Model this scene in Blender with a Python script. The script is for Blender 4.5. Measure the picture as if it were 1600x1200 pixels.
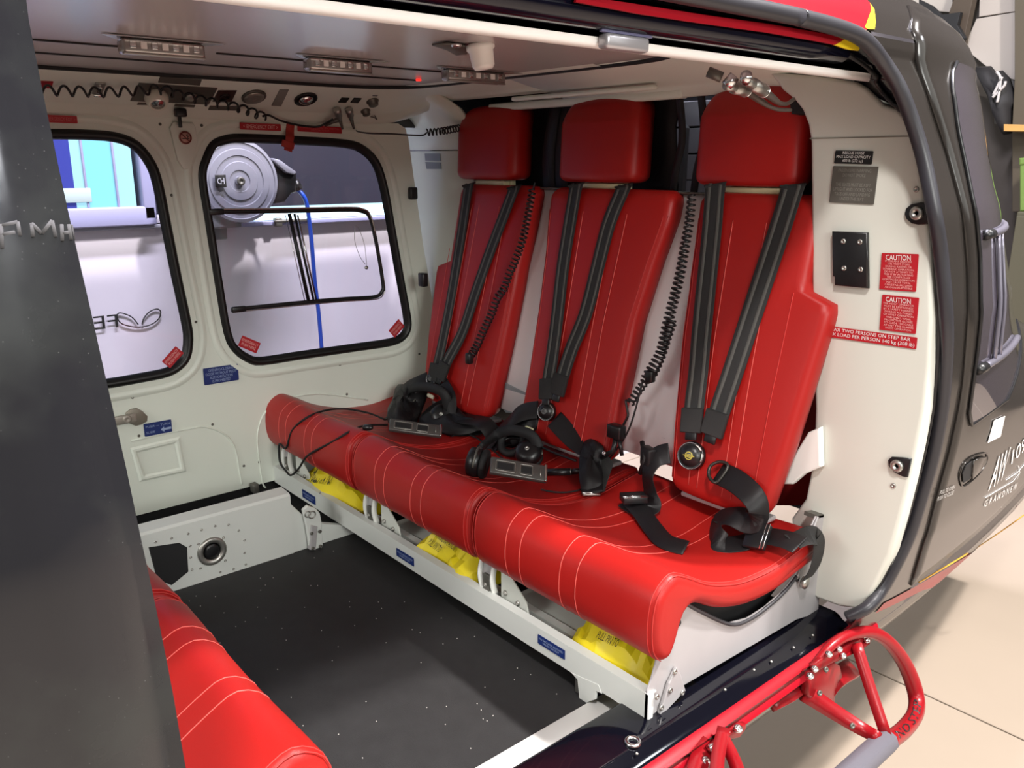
import bpy, bmesh, math, random
from mathutils import Vector as V, Matrix
random.seed(7)
S = bpy.context.scene
for o in list(bpy.data.objects): bpy.data.objects.remove(o)
# ------------------------------------------------------------------ camera, world, lights, exposure
FPX = 1302.0
CAM = V((0.85076, -1.05304, 1.0))
_h = math.hypot(.735, .627); _p = math.atan(348/FPX)
FW = V((-.735/_h*math.cos(_p), .627/_h*math.cos(_p), -math.sin(_p)))
RT = FW.cross(V((0,0,1))).normalized(); UP = RT.cross(FW)
cd = bpy.data.cameras.new('camera'); cam = bpy.data.objects.new('camera', cd)
S.collection.objects.link(cam); S.camera = cam
cd.sensor_width = 36; cd.lens = FPX/1600*36; cd.clip_start = .02; cd.clip_end = 60
cam.location = CAM; cam.rotation_euler = FW.to_track_quat('-Z','Y').to_euler()
w = bpy.data.worlds.new('hangar_air'); S.world = w; w.use_nodes = True
bg = w.node_tree.nodes['Background']; bg.inputs[0].default_value = (.97,1,.95,1); bg.inputs[1].default_value = 1.7
S.view_settings.view_transform = 'Standard'; S.view_settings.look = 'None'
S.view_settings.exposure = 0.0; S.view_settings.gamma = 1; S.view_settings.use_curve_mapping = False
def area(name, loc, aim, size, power, col, sy=None):
    l = bpy.data.lights.new(name, 'AREA'); l.energy = power; l.color = col; l.size = size
    if sy: l.shape = 'RECTANGLE'; l.size_y = sy
    o = bpy.data.objects.new(name, l); S.collection.objects.link(o); o.location = loc
    o.rotation_euler = (V(aim)-V(loc)).to_track_quat('-Z','Y').to_euler(); return o
area('hangar_lamp', (1.75,2.3,5.0), (0,0,0), .22, 560, (1,.95,.92))
area('hangar_lamp', (2.15,2.2,5.0), (0,0,0), .22, 230, (1,.95,.92))
area('hangar_lamp', (1.95,-2.0,4.6), (0,0,0), .45, 230, (1,.95,.92))
area('hangar_tube_lamp', (3.0,2.8,3.6), (0,.5,.5), 1.6, 60, (.93,.95,1), .3)
area('hangar_tube_lamp', (-.5,.3,5.0), (-2.5,.3,.3), 3.0, 620, (.88,.86,1), .3)
area('side_fill_light', (4.6,-1.5,2.3), (-.9,0,.4), 1.5, 135, (1,1,.95))  # added soft fill through the opening, brightens the far door
area('front_fill_light', (-.75,-4.6,2.3), (-.75,.4,.5), 1.4, 85, (1,1,.96))  # unseen fill added ahead of the cabin to lift the seat backs
area('bay_fill_light', (-.9,1.15,1.35), (-.7,1.33,1.0), .1, .15, (.9,.9,1))  # small made-up fill that lightens the blocks in the bay
# ------------------------------------------------------------------ picture ray helpers (turn a measured pixel into a point of a real surface)
def ray(u, v): return (FW*FPX + RT*(u-800) - UP*(v-600))/FPX
def at(u, v, x=None, y=None, z=None):
    d = ray(u,v)
    if x is not None: t = (x-CAM.x)/d.x
    elif y is not None: t = (y-CAM.y)/d.y
    else: t = (z-CAM.z)/d.z
    return CAM + d*t
def hit(u, v, F, far=5.0):
    d = ray(u,v); t = .4; st = .01
    while t < far and F(CAM+d*t) > 0: t += st
    a, b = t-st, t
    for _ in range(14):
        m = (a+b)/2
        if F(CAM+d*m) > 0: a = m
        else: b = m
    return CAM + d*b
def lerp(z, zs, xs):
    if z <= zs[0]: return xs[0]
    for i in range(len(zs)-1):
        if z <= zs[i+1]:
            t = (z-zs[i])/(zs[i+1]-zs[i]); return xs[i]+(xs[i+1]-xs[i])*t
    return xs[-1]
# ------------------------------------------------------------------ materials
MATS = {}
def mat(name, col, rough=.5, metal=0, bump=0, bscale=200, coat=0, var=0, vscale=8, alpha=None, emit=None, trans=0, wave=None, ior=None, spec=None):
    if name in MATS: return MATS[name]
    m = bpy.data.materials.new(name); m.use_nodes = True; n = m.node_tree; b = n.nodes['Principled BSDF']
    b.inputs['Base Color'].default_value = (*col,1); b.inputs['Roughness'].default_value = rough; b.inputs['Metallic'].default_value = metal
    if coat: b.inputs['Coat Weight'].default_value = coat; b.inputs['Coat Roughness'].default_value = .03
    if trans: b.inputs['Transmission Weight'].default_value = trans
    if ior: b.inputs['IOR'].default_value = ior
    if spec is not None: b.inputs['Specular IOR Level'].default_value = spec
    if alpha is not None: b.inputs['Alpha'].default_value = alpha
    if emit: b.inputs['Emission Color'].default_value = (*emit[0],1); b.inputs['Emission Strength'].default_value = emit[1]
    tc = n.nodes.new('ShaderNodeTexCoord')
    if var:
        no = n.nodes.new('ShaderNodeTexNoise'); no.inputs['Scale'].default_value = vscale; no.inputs['Detail'].default_value = 5
        n.links.new(tc.outputs['Object'], no.inputs['Vector'])
        mx = n.nodes.new('ShaderNodeMix'); mx.data_type = 'RGBA'
        mx.inputs[6].default_value = (*[c*(1-var) for c in col],1); mx.inputs[7].default_value = (*[min(1,c*(1+var)) for c in col],1)
        n.links.new(no.outputs[0], mx.inputs[0]); n.links.new(mx.outputs[2], b.inputs['Base Color'])
    if bump:
        if wave:
            no = n.nodes.new('ShaderNodeTexWave'); no.inputs['Scale'].default_value = wave; no.bands_direction = 'DIAGONAL'
        else:
            no = n.nodes.new('ShaderNodeTexNoise'); no.inputs['Scale'].default_value = bscale; no.inputs['Detail'].default_value = 3
        n.links.new(tc.outputs['Object'], no.inputs['Vector'])
        bp = n.nodes.new('ShaderNodeBump'); bp.inputs['Strength'].default_value = bump; bp.inputs['Distance'].default_value = .001
        n.links.new(no.outputs[0], bp.inputs['Height']); n.links.new(bp.outputs[0], b.inputs['Normal'])
    MATS[name] = m; return m
WHITE = mat('cream_cabin_paint', (.72,.76,.68), .42, bump=.05, bscale=350, var=.03)
WHITE2 = mat('white_frame_paint', (.62,.64,.61), .35, bump=.04, bscale=300, var=.04)
ALU = mat('painted_aluminium', (.40,.385,.39), .38, metal=.15, bump=.05, var=.06, vscale=14)
CEIL = mat('ceiling_trim', (.43,.39,.385), .22, var=.05, vscale=3)
RED = mat('red_leather', (.35,.010,.008), .42, spec=.32, bump=.22, bscale=650, var=.05, vscale=5)
SEAM = mat('red_seam', (.62,.09,.075), .5)
STITCH = mat('red_stitch', (.52,.035,.03), .5)
BLK = mat('black_plastic', (.008,.008,.009), .35)
BLKM = mat('black_matte', (.006,.006,.007), .7)
SATIN = mat('black_satin_rubber', (.035,.034,.038), .42, var=.2, vscale=20)
GLOSS = mat('black_gloss_paint', (.003,.003,.006), .08)
SKIN = mat('dark_metallic_paint', (.022,.019,.017), .17, spec=.55)
RPAINT = mat('red_gloss_paint', (.30,.004,.012), .28, spec=.35)
YPAINT = mat('yellow_paint', (.85,.62,.02), .3)
CHROME = mat('bright_metal', (.7,.7,.7), .2, metal=1)
STEEL = mat('dull_metal', (.42,.41,.38), .38, metal=.9)
DSTEEL = mat('dark_bracket', (.12,.115,.10), .45, metal=.5)
STRAP = mat('black_webbing', (.022,.022,.022), .62, bump=.9, wave=260)
STRAPL = mat('grey_webbing_stripe', (.11,.11,.10), .65, bump=.9, wave=260)
SILK = mat('satin_webbing', (.009,.008,.009), .42, bump=.3, wave=300, spec=.35)
VEST = mat('yellow_nylon', (.74,.60,.01), .45, bump=.6, bscale=60, var=.12, vscale=12)
SEAL = mat('window_rubber', (.004,.004,.004), .45)
DECALR = mat('red_decal', (.42,.01,.018), .4)
DECALB = mat('blue_decal', (.008,.025,.14), .4)
DECALK = mat('black_decal', (.008,.008,.008), .4)
DECALG = mat('grey_placard', (.085,.078,.066), .45)
DECALL = mat('light_grey_placard', (.20,.21,.22), .4)
INK = mat('white_ink', (.75,.74,.72), .5); INKP = mat('pale_red_ink', (.75,.42,.40), .5)
INKB = mat('pale_blue_ink', (.30,.38,.58), .5); INKK = mat('black_ink', (.01,.01,.01), .5); INKG = mat('grey_ink', (.20,.19,.17), .5)
# ------------------------------------------------------------------ mesh helpers
def obj(name, verts, faces, m, parent=None, smooth=True, label=None, mods=None, kind=None):
    if parent is not None:
        r = parent
        while r.parent: r = r.parent
        L = V(r.location)
    else: L = V((0,0,0))
    me = bpy.data.meshes.new(name); me.from_pydata([tuple(V(v)-L) for v in verts], [], faces); me.validate(); me.update()
    if smooth:
        for p in me.polygons: p.use_smooth = True
    me.materials.append(m)
    o = bpy.data.objects.new(name, me); S.collection.objects.link(o)
    if parent is not None: o.parent = parent
    if label: o['label'] = label
    if kind: o['kind'] = kind
    return o
def tag(o, label=None, cat=None, group=None, kind=None):
    if label: o['label'] = label
    if cat: o['category'] = cat
    if group: o['group'] = group
    if kind: o['kind'] = kind
    return o
def thing(name, label, cat, loc, group=None):
    o = bpy.data.objects.new(name, None); S.collection.objects.link(o); o.location = loc; o.empty_display_size = .05
    return tag(o, label, cat, group)
class MB:
    def __init__(s): s.v = []; s.f = []
    def add(s, vf):
        n = len(s.v); s.v += [V(a) for a in vf[0]]; s.f += [tuple(i+n for i in f) for f in vf[1]]; return s
    def build(s, name, m, parent=None, **k): return obj(name, s.v, s.f, m, parent, **k)
def flat_by_angle(o, ang=35):
    me = o.data; bm = bmesh.new(); bm.from_mesh(me)
    bmesh.ops.recalc_face_normals(bm, faces=bm.faces)
    for e in bm.edges:
        if len(e.link_faces) == 2 and e.calc_face_angle(0) > math.radians(ang): e.smooth = False
    bm.to_mesh(me); bm.free(); return o
def grid(rows, closed=False):
    n = len(rows[0]); vs = [p for r in rows for p in r]; fs = []
    for i in range(len(rows)-1):
        for j in range(n if closed else n-1):
            k = (j+1) % n; fs.append((i*n+j, i*n+k, (i+1)*n+k, (i+1)*n+j))
    return vs, fs
def cap_grid(rows):
    vs, fs = grid(rows, True); n = len(rows[0]); fs.append(tuple(range(n))[::-1]); fs.append(tuple(range((len(rows)-1)*n, len(rows)*n))); return vs, fs
def slab(rows, off):   # a sheet with thickness; off = vector
    off = V(off); n = len(rows[0]); m = len(rows); a = [V(p) for r in rows for p in r]; N = len(a)
    vs = a + [p+off for p in a]; fs = []
    for i in range(m-1):
        for j in range(n-1):
            q = (i*n+j, i*n+j+1, (i+1)*n+j+1, (i+1)*n+j); fs.append(q); fs.append(tuple(k+N for k in q[::-1]))
    ring = list(range(n)) + [i*n+n-1 for i in range(1,m)] + [(m-1)*n+j for j in range(n-2,-1,-1)] + [i*n for i in range(m-2,0,-1)]
    for i in range(len(ring)):
        p, q = ring[i], ring[(i+1) % len(ring)]; fs.append((q, p, p+N, q+N))
    return vs, fs
def catmull(pts, k=6, closed=False):
    P = [V(p) for p in pts]; n = len(P); out = []
    if n < 3 and not closed: return [P[0].lerp(P[-1], i/k) for i in range(k+1)]
    for i in range(n if closed else n-1):
        if closed: a,b,c,d = P[i-1],P[i],P[(i+1)%n],P[(i+2)%n]
        else: a,b,c,d = P[max(i-1,0)],P[i],P[i+1],P[min(i+2,n-1)]
        for j in range(k):
            t = j/k; out.append(.5*((2*b)+(c-a)*t+(2*a-5*b+4*c-d)*t*t+(3*b-a-3*c+d)*t**3))
    if not closed: out.append(P[-1])
    return out
def frames(P, closed=False):
    n = len(P); T = []
    for i in range(n):
        a = P[i-1] if (i or closed) else P[0]; b = P[(i+1)%n] if (i < n-1 or closed) else P[-1]
        t = (b-a); T.append(t.normalized() if t.length > 1e-9 else V((0,0,1)))
    N = []; ref = V((0,0,1)) if abs(T[0].z) < .9 else V((1,0,0)); nrm = (ref - T[0]*ref.dot(T[0])).normalized()
    for t in T:
        nrm = nrm - t*nrm.dot(t)
        if nrm.length < 1e-6: nrm = V((1,0,0)) - t*t.x
        nrm.normalize(); N.append(nrm.copy())
    return T, N
def tube(P, r, seg=8, closed=False, caps=True):
    P = [V(p) for p in P]; T, N = frames(P, closed); rows = []
    for i,p in enumerate(P):
        b = T[i].cross(N[i]); rr = r(i/(len(P)-1)) if callable(r) else r
        rows.append([p+(N[i]*math.cos(a)+b*math.sin(a))*rr for a in [2*math.pi*j/seg for j in range(seg)]])
    if closed: rows.append(rows[0]); return grid(rows, True)
    return cap_grid(rows) if caps else grid(rows, True)
def coil(P, R, r, pitch, seg=9, ts=5):   # coiled cord: helix of radius R about the path P
    P = [V(p) for p in P]; T, N = frames(P); L = [0]
    for i in range(1,len(P)): L.append(L[-1]+(P[i]-P[i-1]).length)
    turns = L[-1]/pitch; n = max(8,int(turns*seg)); out = []; k = 0
    for i in range(n+1):
        s = L[-1]*i/n
        while k < len(L)-2 and L[k+1] < s: k += 1
        t = (s-L[k])/max(1e-9, L[k+1]-L[k]); p = P[k].lerp(P[k+1], t); nn = N[k].lerp(N[k+1], t).normalized(); tt = T[k].lerp(T[k+1],t).normalized(); b = tt.cross(nn)
        RR = R(i/n) if callable(R) else R
        a = 2*math.pi*turns*i/n; out.append(p+(nn*math.cos(a)+b*math.sin(a))*RR)
    return tube(out, r, ts)
def ribbon(P, wd, width, th, k=6):   # strap along P with width direction(s) wd
    if not isinstance(wd, list): wd = [wd]*len(P)
    C = catmull(P, k); W = catmull([V(x).normalized() for x in wd], k); rows = []
    for i,p in enumerate(C):
        t = (C[min(i+1,len(C)-1)]-C[max(i-1,0)]).normalized(); wv = W[i]-t*W[i].dot(t); wv.normalize(); n = t.cross(wv)
        hw = (width(i/(len(C)-1)) if callable(width) else width)/2
        rows.append([p+wv*hw*.94+n*th/2, p+wv*hw, p+wv*hw*.94-n*th/2, p-wv*hw*.94-n*th/2, p-wv*hw, p-wv*hw*.94+n*th/2])
    return cap_grid(rows)
def rbox(c, dims, ax=None, bev=.003, seg=2):
    bm = bmesh.new(); bmesh.ops.create_cube(bm, size=1)
    for v in bm.verts: v.co = V((v.co.x*dims[0], v.co.y*dims[1], v.co.z*dims[2]))
    if bev: bmesh.ops.bevel(bm, geom=bm.edges[:], offset=min(bev, min(dims)*.45), segments=seg, affect='EDGES', profile=.5)
    if ax:
        X,Y,Z = [V(a) for a in ax]
    else: X,Y,Z = V((1,0,0)),V((0,1,0)),V((0,0,1))
    c = V(c); vs = [c+X*v.co.x+Y*v.co.y+Z*v.co.z for v in bm.verts]; bm.verts.index_update(); fs = [tuple(v.index for v in f.verts) for f in bm.faces]; bm.free()
    return vs, fs
def prism(poly, off, bev=.0, seg=2):   # polygon (3D points, planar) pushed by off
    bm = bmesh.new(); off = V(off); a = [bm.verts.new(V(p)) for p in poly]; f = bm.faces.new(a)
    r = bmesh.ops.extrude_face_region(bm, geom=[f]); bmesh.ops.translate(bm, vec=off, verts=[g for g in r['geom'] if isinstance(g, bmesh.types.BMVert)])
    bmesh.ops.recalc_face_normals(bm, faces=bm.faces)
    if bev:
        es = [e for e in bm.edges if abs((e.verts[0].co-e.verts[1].co).normalized().dot(off.normalized())) < .5]
        bmesh.ops.bevel(bm, geom=es, offset=bev, segments=seg, affect='EDGES', profile=.5)
    bm.verts.index_update(); vs = [v.co.copy() for v in bm.verts]; fs = [tuple(v.index for v in f.verts) for f in bm.faces]; bm.free(); return vs, fs
def axes(z, hint=(0,0,1)):
    z = V(z).normalized(); h = V(hint)
    if abs(z.dot(h)) > .95: h = V((1,0,0))
    x = h.cross(z).normalized(); return x, z.cross(x), z
def lathe(c, axis, prof, seg=20, hint=(0,0,1)):   # prof list of (r, h)
    X,Y,Z = axes(axis, hint); c = V(c)
    rows = [[c+Z*h+(X*math.cos(a)+Y*math.sin(a))*max(r,1e-5) for a in [2*math.pi*j/seg for j in range(seg)]] for r,h in prof]
    return cap_grid(rows)
def bolt(c, n, r=.005, h=.003): return lathe(c, n, [(r,0),(r,h*.6),(r*.8,h),(r*.45,h),(r*.4,h*.4)], 10)
def torus(c, axis, R, r, seg=28, ts=8, sq=1.0):
    X,Y,Z = axes(axis); c = V(c); return tube([c+X*math.cos(a)*R+Y*math.sin(a)*R*sq for a in [2*math.pi*j/seg for j in range(seg)]], r, ts, True)
def rrect(w, h, r, k=5):
    out = []
    for cx,cy,a0 in ((w/2-r,h/2-r,0),(-w/2+r,h/2-r,90),(-w/2+r,-h/2+r,180),(w/2-r,-h/2+r,270)):
        for i in range(k+1):
            a = math.radians(a0+90*i/k); out.append((cx+r*math.cos(a), cy+r*math.sin(a)))
    return out
def text_vf(body, w, h, align='CENTER', spacing=1.0, shear=0, line=1.0):
    c = bpy.data.curves.new('t','FONT'); c.body = body; c.align_x = align; c.resolution_u = 2; c.space_character = spacing; c.shear = shear; c.space_line = line
    o = bpy.data.objects.new('t', c); S.collection.objects.link(o)
    dg = bpy.context.evaluated_depsgraph_get(); me = bpy.data.meshes.new_from_object(o.evaluated_get(dg))
    vs = [v.co.copy() for v in me.vertices]; fs = [tuple(p.vertices) for p in me.polygons]
    bpy.data.objects.remove(o); bpy.data.curves.remove(c); bpy.data.meshes.remove(me)
    x0 = min(v.x for v in vs); x1 = max(v.x for v in vs); y0 = min(v.y for v in vs); y1 = max(v.y for v in vs)
    return [((v.x-x0)/(x1-x0)*w-w/2, (v.y-y0)/(y1-y0)*h-h/2) for v in vs], fs
def text(body, fn, w, h, m, parent, name='lettering', **k):   # fn maps (a,b) -> point
    v2, fs = text_vf(body, w, h, **k); return obj(name, [fn(a,b) for a,b in v2], fs, m, parent, smooth=False)
def plane_fn(c, X, Y, n, off=0):
    c,X,Y,n = V(c),V(X),V(Y),V(n); return lambda a,b: c+X*a+Y*b+n*off
def placard(c, X, Y, w, h, m, parent, body=None, ink=None, th=.0012, r=.002, fw=.88, fh=.8, label=None, **k):
    X = V(X).normalized(); Y = V(Y).normalized(); n = X.cross(Y).normalized(); c = V(c)
    p = MB().add(prism([c+X*a+Y*b for a,b in rrect(w,h,r,3)], n*th)).build('placard', m, parent, smooth=False, label=label)
    if body: text(body, plane_fn(c,X,Y,n,th+.0004), w*fw, h*fh, ink, p, **k)
    return p
def quad_placard(px, F, m, parent, body=None, ink=None, nrm=None, label=None, **k):
    # px: four measured corners TL,TR,BR,BL on real surface F
    q = [hit(u,v,F) for u,v in px]; X = ((q[1]-q[0])+(q[2]-q[3]))/2; Y = ((q[0]-q[3])+(q[1]-q[2]))/2
    c = (q[0]+q[1]+q[2]+q[3])/4; w, h = X.length, Y.length; n = V(nrm); X.normalize(); X = (X - n*X.dot(n)).normalized(); Y = n.cross(X).normalized()
    return placard(c+n*.0008, X, Y, w, h, m, parent, body, ink, label=label, **k)
def shade(o): return flat_by_angle(o, 40)
# ------------------------------------------------------------------ reference surfaces of the place
SZ = [(-.02,.2),(-.005,.262),(.035,.288),(.08,.272),(.14,.238),(.2,.215),(.27,.198),(.37,.192),(.46,.205),(.56,.215)]
def seatz(y): return lerp(y, [a for a,b in SZ], [b for a,b in SZ])
def backy(z): return .44+.22*(z-.24)
def Fseat(p):
    a = p.z-seatz(p.y) if p.y > -.02 else 1
    b = backy(p.z)-p.y; return min(a,b)
def Fs(h): return lambda p: Fseat(p)-h
PX_Z = [-.5,-.3,-.15,-.06,-.035,.05,.2,.4,.55,.7,.9,1.045,1.12,1.18,1.195,1.215,1.26,1.32,1.40,1.5]
PX_X = [-.4,-.10,.03,.085,.09,.115,.15,.175,.187,.19,.165,.12,.10,.078,.08,.078,.05,-.02,-.16,-.45]
def skinx(y, z):
    return lerp(z,PX_Z,PX_X) - .5*max(0,y-.65)**2*lerp(z,[0,.4,.95,1.3],[.1,.25,1,1])
def Fskin(off=0): return lambda p: p.x-skinx(p.y,p.z)-off
DX = -1.56      # inner face of the far cabin door
BX = -1.14      # riveted box face
BY = .58        # face of the bulkhead beside the opening
FZ = -.045      # cabin floor
GZ = -.80       # hangar floor
# ================================================================== STRUCTURE
# hangar floor, large slabs with open joints
hf = MB().add(rbox((0,2,GZ-.06),(16,16,.08),bev=0)).build('floor_hangar', mat('joint_dark',(.05,.045,.04),.8), smooth=False); tag(hf,kind='structure')
SLAB = mat('painted_floor', (.36,.295,.235), .32, bump=.05, bscale=40, var=.05, vscale=2.5)
j0 = at(1500,1110,z=GZ).y
xs = [-6,-2.4,1.2,4.8,8]; ys = [j0-7.2,j0-3.6,j0,j0+3.6,j0+7.2]
for i in range(4):
    for j in range(4):
        x0,x1,y0,y1 = xs[i],xs[i+1],ys[j],ys[j+1]
        MB().add(rbox(((x0+x1)/2,(y0+y1)/2,GZ-.02),(x1-x0-.008,y1-y0-.008,.04),bev=.002,seg=1)).build('floor_slab', SLAB, hf, smooth=False)
# hangar walls: far side (seen through the windows) and aft
LAV = mat('pale_hangar_panel', (.66,.62,.68), .45, var=.03, vscale=2)
wl = MB().add(rbox((-2.56,1,.5),(.06,9,2.7),bev=0)).build('wall_hangar', mat('hangar_upper_blue_grey',(.05,.05,.08),.6,var=.12,vscale=2), smooth=False); tag(wl,kind='structure')
HW = -2.5
ledz = at(300,352,x=HW).z
for k in range(6):   # smooth lower wall panels
    y0 = -2.2+k*1.15
    MB().add(rbox((HW-.01,y0+.575,(GZ+ledz)/2),(.03,1.148,ledz-GZ),bev=.001,seg=1)).build('wall_panel', LAV, wl, smooth=False)
MB().add(rbox((HW+.012,1,ledz+.005),(.045,8,.014),bev=.003)).build('ledge', mat('ledge_grey',(.28,.28,.32),.4), wl)
MB().add(rbox((HW+.0,1,ledz+.03),(.05,8,.03),bev=.004)).build('ledge_trim', LAV, wl)
MB().add(rbox((0.0,6.06,2.3),(14,.08,6.2),bev=0)).build('wall_aft_hangar', mat('hangar_dark',(.05,.042,.035),.7), smooth=False)
wa = bpy.data.objects['wall_aft_hangar']; tag(wa,kind='structure')
PANEL = mat('white_sandwich_panel', (.40,.36,.32), .5, var=.06, vscale=2)
wr_=MB().add(rbox((6.0,0,.3),(.08,14,2.2),bev=0)).build('wall_right_hangar', mat('hangar_brown_wall',(.07,.06,.055),.7,var=.3,vscale=1), smooth=False); tag(wr_,kind='structure')
wfh=MB().add(rbox((1,-6.0,1.2),(10,.08,4.2),bev=0)).build('wall_front_hangar', mat('hangar_brown_wall',(.07,.06,.055),.7), smooth=False); tag(wfh,kind='structure')
hc_=MB().add(rbox((0,0,5.4),(14,13,.06),bev=0)).build('ceiling_hangar', mat('hangar_dark',(.05,.042,.035),.7), smooth=False); tag(hc_,kind='structure')
# hangar ceiling is out of view; far fuselage side window
# ---- hangar window 1 behind the forward window: bright tinted daylight panes in a white frame
wn = thing('hangar_window','pale framed hangar window with glowing blue panes behind the forward cabin window','window',(HW+.02,-.15,.95))
tl = at(60,180,x=HW+.03); br = at(213,322,x=HW+.03); y0,y1,z0,z1 = -1.0,br.y,br.z,1.35
FR = mat('window_frame_lilac', (.27,.27,.42), .4)
GL = mat('daylight_glass', (.05,.16,.22), .2, emit=((.30,.76,1.0),1.0)); GLb = mat('deep_blue_glass', (.02,.025,.15), .2, emit=((.06,.08,.42),.55)); GLw = mat('pale_daylight_glass', (.08,.14,.16), .2, emit=((.46,.88,1.0),1.0))
fy = br.y+.06
MB().add(rbox((HW+.035,(y0+fy)/2,z0-.035),(.05,fy-y0,.07),bev=.006)).add(rbox((HW+.035,fy-.02,(z0+z1)/2),(.05,.045,z1-z0+.1),bev=.006)).add(rbox((HW+.035,(y0+fy)/2,z1+.03),(.05,fy-y0,.07),bev=.006)).build('frame', FR, wn)
ya = at(110,250,x=HW+.03).y; yb = at(128,250,x=HW+.03).y; yc = at(176,250,x=HW+.03).y
for a,b,m,nm in ((y0,ya,GLb,'pane'),(ya,yb,GLw,'pane'),(yb,yc-.004,GL,'pane'),(yc+.004,y1,GLw,'pane')):
    MB().add(rbox((HW+.03,(a+b)/2,(z0+z1)/2),(.01,b-a,z1-z0),bev=0)).build(nm, m, wn, smooth=False)
MB().add(rbox((HW+.038,yc,(z0+z1)/2),(.012,.008,z1-z0),bev=.002)).add(rbox((HW+.038,yb,(z0+z1)/2),(.012,.008,z1-z0),bev=.002)).build('mullion', FR, wn)
a0 = at(135,305,x=HW+.04); MB().add(rbox((HW+.045,a0.y-.05,a0.z),(.006,.13,.05),bev=.002)).build('window_label', mat('pale_label',(.34,.42,.42),.5), wn)
# ---- second hangar window (strip below a dark blind)
w2 = thing('hangar_window','wide hangar window with lowered dark blind and a bright strip of daylight behind the rear cabin window','window',(HW+.02,1.0,.95))
zb0 = at(600,343,x=HW+.03).z; zb1 = at(600,316,x=HW+.03).z; zb2=1.35; yy0,yy1 = at(330,300,x=HW+.03).y-.05, 2.4
MB().add(rbox((HW+.03,(yy0+yy1)/2,(zb0+zb1)/2+.012),(.012,yy1-yy0,zb1-zb0-.02),bev=0)).build('pane', mat('bright_daylight',(.7,.95,1),.3,emit=((.62,.93,1.0),1.25)), w2, smooth=False)
MB().add(rbox((HW+.035,(yy0+yy1)/2,(zb1+zb2)/2),(.02,yy1-yy0,zb2-zb1),bev=.002)).build('blind', mat('dark_blind',(.014,.0135,.026),.5,var=.15,vscale=4), w2, smooth=False)
MB().add(rbox((HW+.045,(yy0+yy1)/2,zb0+.010),(.03,yy1-yy0,.018),bev=.003)).add(rbox((HW+.045,(yy0+yy1)/2,zb2+.01),(.04,yy1-yy0,.05),bev=.004)).build('frame', FR, w2)
hd = at(455,346,x=HW+.06); MB().add(rbox((HW+.07,hd.y,hd.z+.004),(.014,.16,.012),bev=.004)).add(rbox((HW+.06,hd.y-.06,hd.z),(.03,.03,.035),bev=.004)).build('handle', DSTEEL, w2)
# line drawing logo and letters on the pale hangar wall (seen reversed)
lg = thing('wall_logo','thin dark line logo of two joined loops with reversed letters on the pale hangar wall','sign',tuple(at(215,495,x=HW+.012)))
lp = [at(u,v,x=HW+.012) for u,v in ((216,507),(205,495),(188,489),(183,494),(188,504),(200,509),(218,511),(236,507),(248,498),(251,487),(245,483),(234,487),(225,497),(222,507))]
MB().add(tube(catmull(lp,6),.0025,5)).build('emblem_line', INKK, lg)
e0 = at(165,503,x=HW+.012); fnm = lambda a,b: e0+V((.002,-a,b)); text('FE', fnm, .085, .05, INKK, lg)
# ---- cabin floor
FLR = mat('black_ribbed_mat', (.021,.0205,.021), .6, bump=.7, spec=.3, bscale=600, var=.25, vscale=30)
fl = MB().add(rbox((-.72,-.3,FZ-.02),(1.44,1.9,.04),bev=0)).build('floor', FLR, smooth=False); tag(fl,kind='structure')
MB().add(rbox((-.105,-.55,FZ+.001),(.085,1.2,.004),bev=.001,seg=1)).build('floor_trim', mat('white_floor_trim',(.78,.78,.75),.4), fl)
dust = MB()
for k in range(110):
    x=-1.1+random.random()*.95; y=-.8+random.random()*.78; dust.add(rbox((x,y,FZ+.0006),(.0016,.0016,.0012),bev=0))
d = dust.build('floor_grit', mat('pale_grit',(.5,.48,.45),.8), fl, smooth=False); d['kind']='stuff'
# ---- sill, gloss black, with recessed ring and rivet line
SILL = [(-.065,FZ),(-.065,.0),(-.058,.004),(.030,.004),(.040,.0),(.050,-.008),(.062,-.013),(.066,-.018),(.064,-.026),(.03,-.05),(-.065,-.05)]
sl = MB().add(cap_grid([[V((x,y,z)) for x,z in SILL] for y in (-1.6,-.6,-.2,.2,.62)])).build('trim_1', GLOSS); tag(shade(sl),kind='structure')
MB().add(torus(at(989,1160,x=.0) if False else at(989,1159,z=.006),(0,0,1),.0115,.004)).build('ring', CHROME, sl)
for u,v in ((1178,1047),(1133,1078),(995,1178),(1205,1034),(1240,1012),(1270,993)):
    MB().add(bolt(at(u,v,z=.0),(.2,0,1),.0028,.002)).build('screw', STEEL, sl)
rs = MB().add(cap_grid([[V((x,y,z)) for x,z in ((.058,-.016),(.072,-.018),(.094,-.030),(.098,-.040),(.090,-.048),(.05,-.055),(.05,-.018))] for y in (-1.6,0,.70)])).build('trim_2', RPAINT); tag(shade(rs),kind='structure')
# ---- side box with rivets along the far side of the floor
bxv = MB().add(prism([(x,-1.3,z) for x,z in ((BX,FZ),(BX,.124),(BX-.006,.130),(BX-.052,.134),(BX-.052,FZ))],(0,1.155,0))).build('trim_3', WHITE2); tag(shade(bxv),kind='structure')
MB().add(prism([(BX-.002,-.145,FZ),(BX-.002,-.145,.10),(BX-.002,-.11,.055),(BX-.002,-.05,.012),(BX-.002,.04,-.02),(BX-.002,.10,-.03),(BX-.002,.10,FZ)],(-.02,0,0),.001)).build('panel', WHITE2, bxv, smooth=False)
def onbox(u,v): return at(u,v,x=BX)
q = [onbox(u,v) for u,v in ((232,855),(280,848),(292,855),(294,893),(268,914),(245,905))]
MB().add(prism(q,(.0015,0,0))).build('opening', BLKM, bxv, smooth=False)
c0 = onbox(331,861)
MB().add(lathe(c0,(1,0,0),[(.038,0),(.038,.004),(.034,.007),(.026,.006),(.022,.001),(.022,-.004)],28)).build('vent_ring', STEEL, bxv)
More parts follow.
